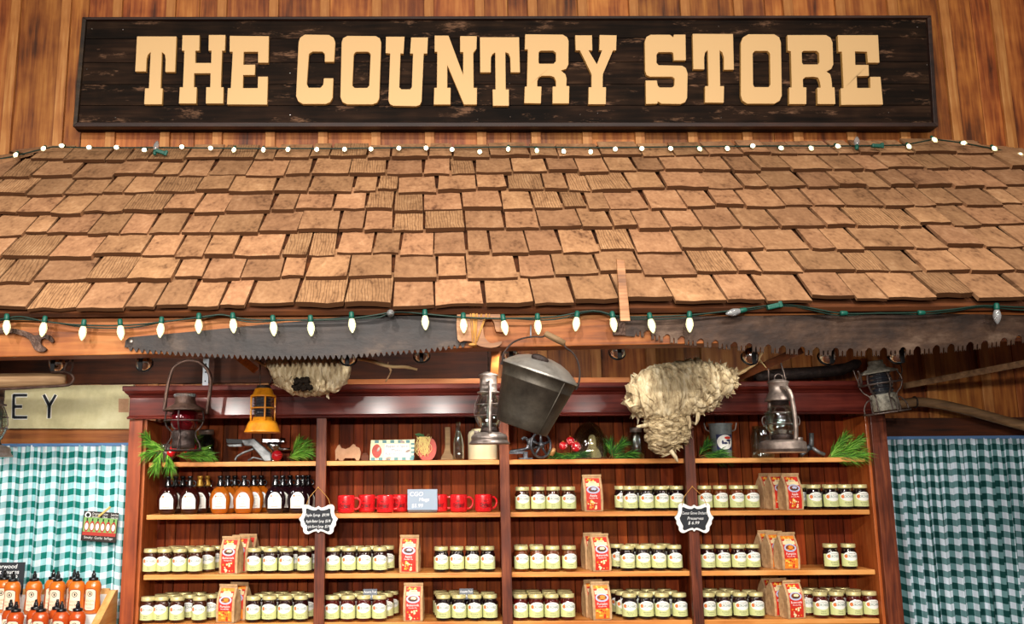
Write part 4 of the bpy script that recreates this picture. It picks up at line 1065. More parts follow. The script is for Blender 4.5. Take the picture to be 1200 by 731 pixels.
# apples and ornaments
def round_fruit(name, label, px, py, Y, rpx, mat, group, cat, cap=None):
    m = PXM(Y, py); r_ = rpx * m; c = P(px, py, Y); o = Vector((c.x, c.y, c.z - r_))
    t = thing(name, label, cat, o, group=group)
    MB().lathe([(0, r_ * .06), (r_ * .35, .0), (r_ * .8, r_ * .35), (r_, r_ * .95), (r_ * .86, r_ * 1.55), (r_ * .45, r_ * 1.95), (r_ * .12, r_ * (1.86 if name == 'red_apple' else 2)), (0, r_ * (1.8 if name == 'red_apple' else 2))], 20).build('body', [mat], t)
    s_ = MB()
    if name == 'red_apple': s_.tube([(0, 0, r_ * 1.75), (.001, 0, r_ * 2.2)], .0012, 6); s_.build('stem', ['twig'], t)
    else: s_.lathe([(r_ * .2, r_ * 1.9), (r_ * .2, r_ * 2.15), (0, r_ * 2.15)], 10); s_.build('cap', ['gold_cap'], t)
    if cap:
        d_ = MB(); q = random.Random(int(px))
        for i in range(26):
            a, b = q.uniform(-1.3, 1.3), q.uniform(-1.1, 1.1); v = Vector((math.sin(a) * math.cos(b), -math.cos(a) * math.cos(b), math.sin(b))) * r_
            d_.sphere((v.x * .97, v.y * .97, v.z * .9 + r_), r_ * .07, nu=6, nv=4)
        d_.build('speckles', ['dot_white'], t)['kind'] = 'stuff'
for px, py, Y, lab in ((200.5, 530.5, YH + .01, 'shiny red apple nearest the outer post among the pine needles'), (204, 526, YH + .06, 'red apple behind the one nearest the outer post'), (220, 528.5, YH + .05, 'small red apple under the red-globe lantern'), (226, 524.5, YH + .06, 'red apple beside the pine tips by the blue jar')):
    round_fruit('red_apple', lab, px, py, Y, 5, 'apple_red', 'red apples in the pine', 'apple')
for px, py, Y, r_, lab in ((660, 522.5, Yd, 5, 'smallest speckled red ornament, nearest the iron wheel'), (668.5, 517, Yd + .03, 5.2, 'topmost speckled red ornament of three'), (675, 523.5, Yd, 5.8, 'largest speckled red ornament, nearest the glass dome')):
    round_fruit('red_ornament', lab, px, py, Y, r_, 'ornament_red', 'speckled ornaments', 'ornament', True)
m = PXM(Yd - .02, 530)
round_fruit('red_ornament', 'plain dark red round ornament beside the cast metal press', 324.6, 539.0 - 6.4, YH + .05, 6.4, 'ornament_red', None, 'ornament') if False else None
t = thing('red_ornament', 'plain dark red round ornament beside the cast metal press', 'ornament', Vector((P(324.6, 532, YH + .05).x, YH + .05, zt)))
MB().sphere((0, 0, 6.4 * m), 6.4 * m, nu=24, nv=14).build('ball', ['ornament_red'], t); MB().lathe([(.004, 12.4 * m), (.004, 13.6 * m), (0, 13.6 * m)], 10).build('cap', ['gold_cap'], t)
# glass jars, bottle, dome
def glass_shell(mb, prof, th=.0022, n=24):
    inn = [(max(0, r - th), z + (th if i == 0 else 0)) for i, (r, z) in enumerate(prof)]
    mb.lathe(prof + inn[::-1], n); return mb
def jar_thing(name, label, px, Y, wpx, hpx, mat='glass', lid=None, neck=.8):
    m = PXM(Y, 525); r_ = wpx / 2 * m; h = hpx * m; t = thing(name, label, 'jar', shp(px, Y))
    glass_shell(MB(), [(0, .0), (r_ * .9, 0), (r_, h * .06), (r_, h * .66), (r_ * neck, h * .82), (r_ * neck * .95, h * .97)]).build('glass', [mat], t)
    if lid: MB().lathe([(0, h * 1.01), (r_ * neck * 1.02, h * 1.01), (r_ * neck * 1.06, h * .98), (r_ * neck * 1.06, h * .86), (r_ * neck * .97, h * .86)][::-1], 24).build('lid', [lid], t)
    return t
jar_thing('glass_jar', 'blue-tinted glass jar with dark lid behind pine, beside the red-globe lantern', 241, YH + .16, 27, 37, 'glass_blue', 'lantern_grey', .62)
jar_thing('mason_jar', 'slim clear mason jar beside the large wasp nest', 746, YH + .14, 18, 36, 'glass', 'lantern_grey', .72)
jar_thing('glass_jar', 'wide clear glass jar behind the standing lantern', 894, YH + .14, 26, 38, 'glass', None, .85)
t = thing('tin_canister', 'round grey tin lying behind the red-globe lantern', 'tin', shp(195, YH + .14)); m = PXM(YH + .14)
MB().lathe([(0, -.02), (9.5 * m, -.02), (10.5 * m, -.016), (10.5 * m, .02), (0, .022)], 28, 0, Matrix.Translation((0, 0, 10.6 * m)) @ Matrix.Rotation(R(90), 4, 'X')).build('body', ['lantern_steel'], t)
MB().ring((0, 0, .02), 8 * m, .002, 24, 6, 0, Matrix.Translation((0, 0, 10.6 * m)) @ Matrix.Rotation(R(90), 4, 'X')).build('rim', ['chrome'], t)
t = thing('glass_bottle', 'empty clear glass milk bottle beside the cream crock', 'bottle', shp(537.3, Yd)); m = PXM(Yd, 515)
glass_shell(MB(), [(0, 0), (5.8 * m, 0), (6.2 * m, 2 * m), (6.2 * m, 18 * m), (5.2 * m, 24 * m), (3.1 * m, 32 * m), (2.6 * m, 38 * m), (2.6 * m, 41 * m), (3.1 * m, 41.5 * m), (3.1 * m, 44 * m)], .0016).build('glass', ['glass'], t)
t = thing('crock', 'cream stoneware crock behind the hanging barn lantern', 'crock', shp(566.5, YH + .15)); m = PXM(YH + .15, 520) * .88
MB().lathe([(0, 0), (19.5 * m, 0), (20.5 * m, 1.5 * m), (20.5 * m, 33 * m), (19 * m, 37 * m), (15 * m, 39 * m), (14.5 * m, 41 * m), (13.5 * m, 41 * m), (13 * m, 38 * m), (0, 37 * m)], 36).build('body', ['crock'], t)
MB().ring((0, 0, 39.8 * m), 14.6 * m, .9 * m, 28, 6).build('rim', ['crock'], t)
t = thing('glass_dome', 'clear glass cloche covering a small wooden figure', 'cloche', shp(691, YH + .13)); m = PXM(YH + .13, 515) * .93
glass_shell(MB(), [(22.5 * m, 1.5 * m), (23 * m, 8 * m), (22 * m, 20 * m), (19 * m, 31 * m), (14 * m, 39 * m), (7 * m, 45 * m), (1, 47 * m)][:-1] + [(3 * m, 46.5 * m)], .0018, 32).build('glass', ['glass'], t)
MB().lathe([(0, 0), (24.5 * m, 0), (24.5 * m, 1.2 * m), (0, 1.4 * m)], 32).build('base', ['deck_wood'], t)
t = thing('wooden_figure', 'pale carved wooden figure standing inside the glass cloche', 'carving', shp(695, YH + .125) + Vector((0, 0, 1.5 * m)))
MB().prism(smooth2([(-9*m,0),(9*m,0),(9*m,5*m),(7*m,10*m),(4*m,14*m),(4*m,22*m),(2*m,28*m),(-2*m,28.5*m),(-5*m,25*m),(-5*m,16*m),(-8*m,9*m)], 2), -.012, .012).build('body', ['pale_wood'], t, bevel=.003)
MB().prism([(-3*m,1*m),(4*m,1*m),(3*m,8*m),(-2*m,8*m)], -.016, -.012).build('carved_front', ['pale_wood'], t, bevel=.001)
# cast metal press
Yc = YH + .10; o = shp(293, Yc); z0 = P(293, 538.5, Yc).z - o.z
def cz(pts): return [(x, z - z0) for x, z in px_poly(o, pts, Yc)]
t = thing('cast_press', 'grey cast metal hand press with curved handles on the top shelf', 'kitchen tool', o)
zz = lambda a: [(240 + x / 7.5, 495 + y / 7.5) for x, y in a]
MB().prism(cz(zz([(320,135),(440,125),(585,255),(592,322),(525,326),(490,275),(455,235),(420,195),(352,190)])), -.018, .012).build('frame', ['cast_grey'], t, bevel=.005)
MB().prism(cz(zz([(190,128),(335,132),(345,170),(200,168)])), -.014, .014).build('jaw', ['black'], t, bevel=.002)
MB().prism(cz(zz([(195,178),(330,172),(335,196),(215,196)])), -.016, .010).build('lever', ['cast_grey'], t, bevel=.003)
a = cz(zz([(268,322),(285,285),(340,250),(390,232),(430,215)])); MB().tube(smooth_pts([(x, -.004, max(z, .006)) for x, z in a], 4), [.006] * 17, 8).build('handle', ['cast_grey'], t)
a = cz(zz([(380,320),(430,290),(470,300),(540,322)])); MB().tube([(x, .0, max(z, .005)) for x, z in a], .0045, 8).build('spring_arm', ['cast_grey'], t)
# small chrome grinder behind the ornament
Yg = YH + .15; m = PXM(Yg, 520); t = thing('chrome_grinder', 'small chrome grinder with a crank behind the dark red ornament', 'kitchen tool', shp(321, Yg))
MB().lathe([(0, 0), (8 * m, 0), (8 * m, 2 * m), (4 * m, 4 * m), (4 * m, 12 * m), (9 * m, 16 * m), (9 * m, 22 * m), (0, 22 * m)], 20).build('body', ['chrome'], t)
g_ = MB(); g_.box((0, 0, 24 * m), (26 * m, .012, 3 * m)); g_.lathe([(3.5 * m, 22 * m), (3.5 * m, 27 * m), (0, 27 * m)], 12, 0, Matrix.Translation((10 * m, 0, 0))); g_.tube([(6 * m, -.01, 14 * m), (20 * m, -.014, 14 * m)], 1.6 * m, 8)
g_.build('crank', ['chrome'], t)
# cut-out board, block, painted plaque, wooden apple, stand
Yb = YH + .09
def flatthing(name, label, cat, pts, mat, th=.016, sub=2, Y=Yb, by=539, smooth=False):
    cxp = sum(p[0] for p in pts) / len(pts); o = Vector((P(cxp, by, Y).x, Y, zt)); zb = P(cxp, by, Y).z - zt
    t = thing(name, label, cat, o)
    pp = [(x, z - zb) for x, z in px_poly(o, smooth2(pts, sub) if smooth else pts, Y)]
    lo = min(z for _, z in pp); pp = [(x, z - lo) for x, z in pp]
    return t, pp, o
t, pp, o = flatthing('animal_cutout', 'plain flat wooden cut-out of a stocky animal beside the post', 'ornament', [(393.5,538),(393,526),(396,520.5),(398,519),(400,523),(405,524.5),(410,522.5),(414,518.5),(416,519),(416.5,521),(421,523),(423,528),(422,535),(420.5,538),(418,537.8),(416,535),(404,535),(402,538),(398,538),(396,535)], 'brown_board')
MB().prism(pp, -.009, .009).build('body', ['brown_board'], t, bevel=.002)
t = thing('wooden_block', 'small dark wooden block between the animal cut-out and the painted plaque', 'block', shp(428, Yb)); m = PXM(Yb)
MB().box((0, 0, 3.2 * m), (9 * m, .03, 6.4 * m)).build('block', ['header_wood'], t, bevel=.002); MB().box((0, 0, 7.6 * m), (6 * m, .024, 2.4 * m)).build('top', ['header_wood'], t, bevel=.002)
t, pp, o = flatthing('painted_plaque', 'painted wooden plaque with apples, checks and a kitchen motto', 'plaque', [(433.3, 539), (434.5, 515.5), (486.3, 514.5), (484.3, 539)], 'yellow_check')
w0, h0 = pp[2][0] - pp[1][0], pp[1][1]; xa = pp[0][0]
MB().prism(pp, -.006, .008).build('board', ['yellow_check'], t, bevel=.002)
d_ = MB()
for i in range(11):
    for zz_ in (.08, .92):
        if (i % 2) == (0 if zz_ < .5 else 1): d_.box((xa + .006 + (i + .5) / 11 * (w0 - .008), -.0064, zz_ * h0), (w0 / 11, .001, h0 * .14))
for j in range(4): d_.box((pp[2][0] - .012, -.0064, (.2 + j * .2) * h0), (w0 / 13, .001, h0 * .1))
d_.build('checked_border', ['teal_paint'], t)
ix0, ix1 = xa + .34 * w0, xa + .88 * w0
MB().box(((ix0 + ix1) / 2, -.0066, h0 * .5), (ix1 - ix0, .0014, h0 * .62)).build('panel', ['label_white'], t)
tx = MB(); cxm = (ix0 + ix1) / 2
for s_, zz_ in (("Apples n' Spice", .69), ('Makes', .5), ('Everything Nice', .31)): tx.text(s_, h0 * .2, 0, (cxm, h0 * zz_), lambda x, z: (x, -.0078, z), maxw=w0 * .5)
tx.build('lettering', ['label_navy'], t)
ap = MB(); c_ = (xa + .16 * w0, h0 * .46)
ap.prism([(c_[0] + math.cos(a) * .022 * (1 + .12 * math.cos(2 * a)), c_[1] + math.sin(a) * .034) for a in span(0, 6.1, 18)], -.010, -.006); ap.build('painted_apple', ['apple_paint'], t, bevel=.001)
lf = MB()
for c_, an in (((xa + .2 * w0, h0 * .55), 60), ((xa + .86 * w0, h0 * .45), 20), ((xa + .74 * w0, h0 * .9), -10), ((xa + .42 * w0, h0 * .1), 15)):
    lf.prism([(c_[0] + math.cos(a) * .013 * math.cos(R(an)) - math.sin(a) * .006 * math.sin(R(an)), c_[1] + math.cos(a) * .013 * math.sin(R(an)) + math.sin(a) * .006 * math.cos(R(an))) for a in span(0, 5.9, 10)], -.0115, -.0085)
lf.build('painted_leaves', ['lantern_grey'], t)
# wooden apple with raffia
o = shp(500, Yb + .01); m = PXM(Yb + .01, 523); t = thing('wooden_apple', 'red wooden apple tied with yellow raffia beside the painted plaque', 'ornament', o)
pts = smooth2([(0, 0), (6 * m, .5 * m), (10.5 * m, 7 * m), (11.5 * m, 16 * m), (8.5 * m, 23.5 * m), (3 * m, 25.5 * m), (0, 24 * m), (-4 * m, 25.5 * m), (-9 * m, 23 * m), (-11 * m, 15 * m), (-10 * m, 7 * m), (-6 * m, .5 * m)], 2)
lo = min(z for _, z in pts)
MB().prism([(x, z - lo) for x, z in pts], -.014, .014).build('apple', ['apple_paint'], t, bevel=.005)
MB().tube([(0, 0, 24 * m), (1 * m, 0, 28 * m), (3 * m, 0, 30.5 * m)], 1.3 * m, 8).build('stem', ['twig'], t)
MB().prism([(x * m, z * m) for x, z in ((-2, 26), (-9, 27), (-14, 30), (-9, 31.5), (-3, 29.5))], -.004, .004).build('leaf', ['needle_dark'], t)
rf = MB(); q = random.Random(11)
for i in range(46):
    x = q.uniform(-10, 3); pts = [Vector((x + 5 * (q.random() - .5), 0, 27)) * m]
    z = 27; xx = x
    for s_ in range(5):
        z -= q.uniform(2, 5.4); xx += q.uniform(-3, 3); pts.append(Vector((max(-13, min(7, xx)) * m, 0, max(1, z) * m)))
    rf.tube(smooth_pts([Vector((p.x, -.018 - q.random() * .008, p.z)) for p in pts], 3), .0011, 4)
rf.build('raffia_bow', ['raffia'], t)
t, pp, o = flatthing('wooden_stand', 'narrow upright wooden stand beside the glass milk bottle', 'stand', [(516.5,538.5),(517,535),(520,530),(521.5,524),(521.5,500),(527.5,500),(527.5,524),(528.5,531),(531,534),(531.5,538.5)], 'snath_wood')
MB().prism(pp, -.012, .012).build('upright', ['snath_wood'], t, bevel=.003)
MB().box((pp[0][0] * .0 + .003, 0, pp[3][1] * 1.0 + .155 * 0 + max(z for _, z in pp)), (.05, .03, .012)).build('top_bar', ['header_wood'], t, bevel=.003)
# apple peeler with an iron wheel
Yp2 = YH + .085; o = shp(628, Yp2); m = PXM(Yp2, 522); t = thing('apple_peeler', 'cast iron apple peeler with a spoked wheel under the tilted bucket', 'kitchen tool', o)
W = Matrix.Translation((6 * m, 0, 16.5 * m)) @ Matrix.Rotation(R(32), 4, 'Z') @ Matrix.Rotation(R(90), 4, 'X')
wh = MB(); wh.ring((0, 0, 0), 14.5 * m, 1.5 * m, 36, 8, 0, W)
wh.build('wheel_rim', ['peeler_iron'], t)
sp = MB()
for k in range(5):
    a = k * 2 * math.pi / 5 + .3; sp.tube([(0, 0, 0), (14.5 * m * math.cos(a), 14.5 * m * math.sin(a), 0)], [1.8 * m, 1.2 * m], 8, 0, W)
sp.lathe([(0, -3 * m), (3.4 * m, -3 * m), (3.6 * m, 3 * m), (1.6 * m, 4 * m), (0, 5 * m)], 14, 0, W); sp.build('spokes', ['peeler_iron'], t)
g_ = MB(); W2 = W @ Matrix.Translation((-8 * m, 3 * m, -6 * m)); g_.lathe([(0, -1 * m), (6 * m, -1 * m), (6.3 * m, 0), (6 * m, 1 * m), (3 * m, 1.5 * m), (2 * m, 3.5 * m), (0, 3.5 * m)], 18, 0, W2); g_.build('gear', ['peeler_iron'], t)
fr_2 = MB(); fr_2.tube(smooth_pts([(-30 * m, .01, 9 * m), (-18 * m, .01, 11 * m), (-10 * m, .012, 13 * m), (-8 * m, .012, 20 * m), (-12 * m, .01, 25 * m), (-16 * m, .008, 23 * m)], 4), 1.8 * m, 8)
fr_2.tube(smooth_pts([(-10 * m, .012, 13 * m), (0, .018, 14 * m), (6 * m, .018, 16 * m)], 4), 2 * m, 8); fr_2.box((-22 * m, .01, 8 * m), (18 * m, .02, 3 * m))
fr_2.build('arm', ['peeler_iron'], t, bevel=.001)
c_ = MB(); c_.box((-12 * m, .012, 4.5 * m), (5 * m, .03, 9 * m)); c_.box((-12 * m, .012, 1 * m), (16 * m, .04, 2 * m)); c_.build('clamp', ['peeler_iron'], t, bevel=.002)
MB().lathe([(0, 0), (2.2 * m, 0), (2.6 * m, 6 * m), (2 * m, 9 * m), (0, 9.5 * m)], 12, 0, Matrix.Translation((17 * m, -.03, 4 * m)) @ Matrix.Rotation(R(25), 4, 'Y')).build('crank_grip', ['handle_wood'], t)
# galvanized pail
Yq = YH + .12; m = PXM(Yq, 515); t = thing('galvanized_pail', 'small galvanized pail with a round picture label and side handles', 'pail', shp(846, Yq))
MB().lathe([(0, .001), (10.5 * m, 0), (11 * m, 1 * m), (13 * m, 38 * m), (13.8 * m, 39 * m), (13.8 * m, 40 * m), (12.8 * m, 40 * m), (10.5 * m, 2 * m), (0, 2 * m)], 28).build('pail', ['galvanized'], t)
pf = lambda e: (lambda x, z: ((10.9 * m + z * .054 + e) * math.sin(x / (12 * m)), -(10.9 * m + z * .054 + e) * math.cos(x / (12 * m)), z))
pl = MB(); patch(pl, 0, pf(.0008), span(-9 * m, 11 * m, 10), lambda x: 9.5 * m, lambda x: 27 * m); oval(pl, 1, pf(.0014), 1 * m, 18 * m, 9.5 * m, 8.5 * m, 10)
[oval(pl, 2, pf(.002), x_ * m, z_ * m, a_ * m, b_ * m, 6) for x_, z_, a_, b_ in ((-2, 18, 1.2, 2.4), (1, 17, 2.6, 1.3), (5, 20, 3, 1.2), (6, 17.5, 1.2, 2))]; oval(pl, 3, pf(.0018), 4 * m, 23 * m, 4 * m, 1.6 * m, 8); pl.build('label', ['label_navy', 'label_white', 'label_navy', 'bag_red'], t)
for s_ in (-1, 1):
    MB().tube(smooth_pts([(s_ * 13 * m, 0, 31 * m), (s_ * 17 * m, 0, 33 * m), (s_ * 18.5 * m, 0, 38 * m), (s_ * 19 * m, 0, 41 * m)], 4), .9 * m, 6).build('handle', ['lantern_steel'], t)
# iron bracket by the standing lantern
t = thing('iron_bracket', 'small grey forked iron bracket between the standing lantern and the end pine sprig', 'tool', shp(951, YH + .06)); m = PXM(YH + .06, 520)
b_ = MB(); b_.tube([(0, 0, 12 * m), (1 * m, 0, 18 * m), (1.5 * m, 0, 28 * m)], [3.2 * m, 2.6 * m, 2.8 * m], 10); b_.tube([(0, 0, 12 * m), (-9 * m, -.01, 6 * m), (-14 * m, -.02, 2.5 * m)], 2.4 * m, 8); b_.tube([(0, 0, 12 * m), (8 * m, 0, 6 * m), (15 * m, 0, 3 * m)], 2.2 * m, 8)
b_.build('fork', ['cast_grey'], t); MB().lathe([(0, 0), (3.5 * m, 0), (3.5 * m, 4 * m), (0, 4 * m)], 12, 0, Matrix.Translation((-5 * m, -.012, 11 * m)) @ Matrix.Rotation(R(90), 4, 'X')).build('bolt', ['peeler_iron'], t)

# ------------------------------------------------------------------ hanging lanterns
def wires(mb, prof, n, r_, off=0):
    for k in range(n):
        a = off + 2 * math.pi * k / n; mb.tube(smooth_pts([(x * math.cos(a), x * math.sin(a), z) for x, z in prof], 4), r_, 6)
def lan(label, px, py, Y, tilt=0, group=None): return thing('hanging_lantern', label, 'lantern', P(px, py, Y), (0, R(tilt), 0)), PXM(Y, py - 40)
def lath(prof, m): return [(r * m, z * m) for r, z in prof]
# red globe railroad lantern
t, m = lan('rusty railroad lantern with red globe and tall bail, over the apples', 214.5, 527.5, 4.20)
MB().lathe(lath([(0, 66), (11, 66), (12, 65), (12, 61), (11.4, 60), (12, 56), (12.5, 53.5), (22, 48.5), (24, 46), (23, 45.4), (12, 48), (0, 48)], m)[::-1], 28).build('hood', ['iron_brown'], t)
pb = MB()
for k in range(24):
    a = k * 2 * math.pi / 24
    for z in (62.5, 64.3): pb.box((12.1 * m * math.cos(a + z), 12.1 * m * math.sin(a + z), z * m), (1.6 * m, 1.6 * m, .9 * m))
pb.build('pierced_band', ['black'], t)
MB().lathe(lath([(11, 23), (14.5, 27), (16, 33), (15.5, 40), (13, 45), (11, 47)], m), 28).build('globe', ['glass_red'], t)
MB().lathe(lath([(0, 2), (12, 2), (13.3, 3), (13.3, 8), (12.6, 9), (12.6, 13), (13.4, 14), (13.4, 21), (12, 23), (0, 24)], m), 24).build('oil_pot', ['iron'], t)
g_ = MB(); wires(g_, [(21 * m, 46 * m), (22.5 * m, 40 * m), (22.5 * m, 34 * m), (20 * m, 27 * m), (14 * m, 21 * m), (15 * m, 14 * m), (19 * m, 7 * m), (20 * m, 0)], 4, 1 * m, R(-92)); g_.ring((0, 0, 34 * m), 22.5 * m, 1 * m, 32, 6); g_.ring((0, 0, 0), 20.5 * m, 1.1 * m, 32, 6); wires(g_, [(20 * m, 0), (14 * m, 2 * m), (0, 2.2 * m)], 2, 1 * m, R(-90))
g_.build('wire_guard', ['iron'], t)
b_ = MB(); b_.tube(smooth_pts([(-24 * m, 0, 46 * m), (-23 * m, 0, 60 * m), (-20 * m, 0, 82 * m), (-15 * m, 0, 97 * m), (-3 * m, 0, 104.5 * m), (13 * m, 0, 104 * m), (25 * m, 0, 94 * m), (29.5 * m, 0, 80 * m), (28 * m, 0, 60 * m), (26 * m, 0, 42 * m)], 5), 2.1 * m, 10); b_.build('bail', ['iron_brown'], t)
# orange lantern
t, m = lan('orange enamelled lantern with dark ribbed glass hanging beside the small wasp nest', 307.5, 507, 4.15)
MB().lathe(lath([(0, 55), (7.5, 55), (8.5, 53), (8.5, 51), (0, 51)], m)[::-1], 24).build('cap', ['iron'], t)
MB().lathe(lath([(8, 52), (10, 51), (12.5, 44.5), (15, 43), (15.3, 41.5), (12, 41.5), (9, 43)], m), 28).build('hood', ['lantern_orange'], t)
MB().lathe([((10.6 + .7 * math.sin(z * 1.9)) * m, z * m) for z in span(14, 43, 60)], 24).build('ribbed_glass', ['glass_dark'], t)
g_ = MB(); wires(g_, [(13.8 * m, 12 * m), (13.8 * m, 42 * m)], 4, 1.15 * m, R(-70)); g_.ring((0, 0, 28.5 * m), 14 * m, .9 * m, 28, 6); g_.build('guard', ['lantern_orange'], t)
MB().lathe(lath([(0, 18), (11.5, 18), (12, 14), (15.5, 13.5), (17.5, 10), (20, 3), (21, 1.5), (20.8, 0), (18, 1.5), (0, 3)], m), 32).build('base', ['lantern_orange'], t)
b_ = MB(); b_.tube([(-4 * m, 0, 54 * m), (-5 * m, 0, 88 * m)], .7 * m, 6); b_.tube([(6 * m, 0, 54 * m), (10 * m, 0, 66 * m), (-5 * m, 0, 86 * m)], .6 * m, 6); b_.build('hanging_wire', ['wire_iron'], t)
# grey barn lanterns
def barn(label, px, py, Y, mat):
    t, m = lan(label, px, py, Y)
    MB().lathe(lath([(0, 84.5), (5, 84), (11, 81.5), (12, 80), (10, 79.5), (10, 70), (10.6, 69.5), (10, 69), (10, 62), (13.2, 61), (13.2, 59.5), (8, 59), (0, 59)], m)[::-1], 28).build('chimney', [mat], t)
    MB().lathe(lath([(8.5, 59), (10.5, 55), (14, 49), (16, 40), (15.5, 33), (12.5, 25), (9, 20), (8.2, 20.6), (11.7, 25.5), (14.6, 33), (15.1, 40), (13.2, 48.6), (9.8, 54.6), (7.8, 58.6)], m), 28).build('globe', ['glass'], t)
    MB().lathe(lath([(0, 21), (9, 21), (9.5, 17), (11, 14), (0, 14)], m)[::-1], 20).build('burner', ['iron'], t)
    MB().lathe(lath([(0, 14.5), (12, 14), (19.5, 11), (20.2, 9.5), (21, 9), (21.2, 6), (20.8, 5.5), (22.5, 2.5), (24, 1.5), (23.8, 0), (0, 1)], m)[::-1], 32).build('fount', [mat], t)
    s_ = MB()
    for k in (-1, 1): s_.tube(smooth_pts([(1 * m, k * 11 * m, 72 * m), (1 * m, k * 15.5 * m, 68 * m), (1 * m, k * 16.5 * m, 55 * m), (0, k * 17 * m, 30 * m), (0, k * 16.5 * m, 11 * m)], 4), 2 * m, 10)
    s_.build('side_tubes', [mat], t)
    g_ = MB(); g_.ring((0, 0, 33 * m), 16.5 * m, .6 * m, 28, 5); g_.ring((0, 0, 46 * m), 15.8 * m, .6 * m, 28, 5); wires(g_, [(11 * m, 58 * m), (16 * m, 46 * m), (16.8 * m, 34 * m), (11 * m, 20 * m)], 2, .6 * m, 0); g_.build('globe_wire', ['wire_iron'], t)
    MB().tube([(.5 * m, 0, 84 * m), (.5 * m, 0, 116 * m)], .7 * m, 6).build('hanging_wire', ['wire_iron'], t)
    MB().lathe(lath([(0, 17), (3, 17), (3, 13), (0, 13)], m)[::-1], 12, 0, Matrix.Translation((-15 * m, -4 * m, -1.5 * m))).build('filler_cap', [mat], t)
    return t
bl_ = barn('grey barn lantern with clear globe hanging beside the tilted bucket', 573.5, 520.5, 4.02, 'lantern_steel')
dup(bl_, P(-11, 535.5, 4.02), label='dark barn lantern at the edge of the view beside the two-letter board')
t, m = lan('large brown-grey kerosene lantern with wide base, hung in front of the top shelf', 918, 531.5, 4.12)
MB().lathe(lath([(0, 87), (8, 86), (12.5, 83.5), (12.5, 82.5), (11, 82), (11, 72), (12, 70.5), (16, 63), (16.6, 61), (15, 61.5), (9, 64), (0, 64)], m)[::-1], 28).build('chimney', ['lantern_grey'], t)
MB().ring((0, 0, 0), 5 * m, .7 * m, 20, 6, 0, Matrix.Translation((1 * m, 0, 88 * m)) @ Matrix.Rotation(R(90), 4, 'X')).build('loop', ['wire_iron'], t)
MB().lathe(lath([(10, 63), (10.5, 57), (0, 57)], m), 20).build('collar', ['iron'], t)
MB().lathe(lath([(9.5, 57), (14, 53), (17, 46), (18.6, 38), (17.5, 30), (13, 24), (11, 21), (10.2, 21.6), (12.2, 24.6), (16.6, 30.4), (17.7, 38), (16.2, 45.6), (13.4, 52.2), (9, 56)], m), 28).build('globe', ['glass'], t)
MB().lathe(lath([(0, 22), (12, 22), (12.5, 20), (11.5, 15), (0, 15)], m)[::-1], 24).build('burner', ['iron'], t)
MB().lathe(lath([(0, 16.5), (20, 15.5), (25, 13.5), (26, 12), (26, 6), (26.6, 5.5), (26, 5), (25.6, 2), (24, 1)], m)[::-1], 36).build('fount', ['lantern_grey'], t)
MB().lathe(lath([(0, .6), (25, .8), (25.2, 1.6), (0, 2)], m), 36).build('copper_bottom', ['brown_board'], t)
s_ = MB(); s_.tube(smooth_pts([(-1 * m, -10 * m, 76 * m), (3 * m, -16 * m, 75 * m), (6.5 * m, -19.5 * m, 66 * m), (8.5 * m, -20 * m, 45 * m), (9 * m, -19.5 * m, 28 * m), (8.5 * m, -18 * m, 15 * m)], 4), 2.6 * m, 10); s_.tube(smooth_pts([(0, 10 * m, 76 * m), (-3 * m, 17 * m, 72 * m), (-5 * m, 20 * m, 45 * m), (-5 * m, 18 * m, 15 * m)], 4), 2.6 * m, 10); s_.build('side_tubes', ['lantern_grey'], t)
g_ = MB(); g_.ring((0, 0, 34 * m), 19 * m, .6 * m, 30, 5); g_.ring((0, 0, 47 * m), 17.6 * m, .6 * m, 30, 5)
for k in (-1, 1): g_.tube(smooth_pts([(k * 17 * m, 0, 44 * m), (k * 21 * m, 0, 42 * m), (k * 22 * m, 0, 37 * m), (k * 20 * m, 0, 32 * m)], 3), .8 * m, 6)
g_.build('globe_wire', ['wire_iron'], t)
MB().lathe(lath([(0, 19), (4, 19), (4.5, 18), (4.5, 15), (0, 15)], m)[::-1], 14, 0, Matrix.Translation((17 * m, -6 * m, -.5 * m))).build('filler_cap', ['lantern_steel'], t)
b_ = MB(); b_.tube([(-11 * m, 0, 84 * m), (-10 * m, 0, 110 * m)], .8 * m, 6); b_.tube([(9 * m, -4 * m, 76 * m), (6.5 * m, -2 * m, 96 * m), (3.5 * m, 0, 112 * m)], .9 * m, 6); b_.build('hanging_wire', ['wire_iron'], t)
# caged lantern
t, m = lan('tilted wire-caged lantern with dark globe and whitish pot in front of the end post', 1039.5, 483, 4.15, -8)
MB().lathe(lath([(0, 61), (8, 61), (8.5, 59), (8, 56), (10, 55), (10.5, 52), (21, 48), (22, 46), (20, 46), (10, 48), (0, 48)], m)[::-1], 28).build('hood', ['lantern_white'], t)
MB().lathe([((12.5 + .8 * math.sin(z * 1.3)) * m, z * m) for z in span(21, 46, 40)], 24).build('globe', ['glass_dark'], t)
MB().lathe(lath([(0, 2), (13, 2), (14, 3), (14, 11), (14.4, 12), (14, 13), (14.6, 20), (13, 22), (0, 22)], m), 24).build('oil_pot', ['lantern_white'], t)
g_ = MB(); wires(g_, [(20 * m, 46 * m), (22.5 * m, 40 * m), (23 * m, 34 * m), (20 * m, 26 * m), (14.5 * m, 20 * m), (14.6 * m, 12 * m), (15 * m, 3 * m), (14 * m, 1 * m)], 6, .9 * m, R(-90)); g_.ring((0, 0, 34 * m), 23.5 * m, 1 * m, 32, 6); g_.ring((0, 0, 0), 25 * m, 1.1 * m, 32, 6)
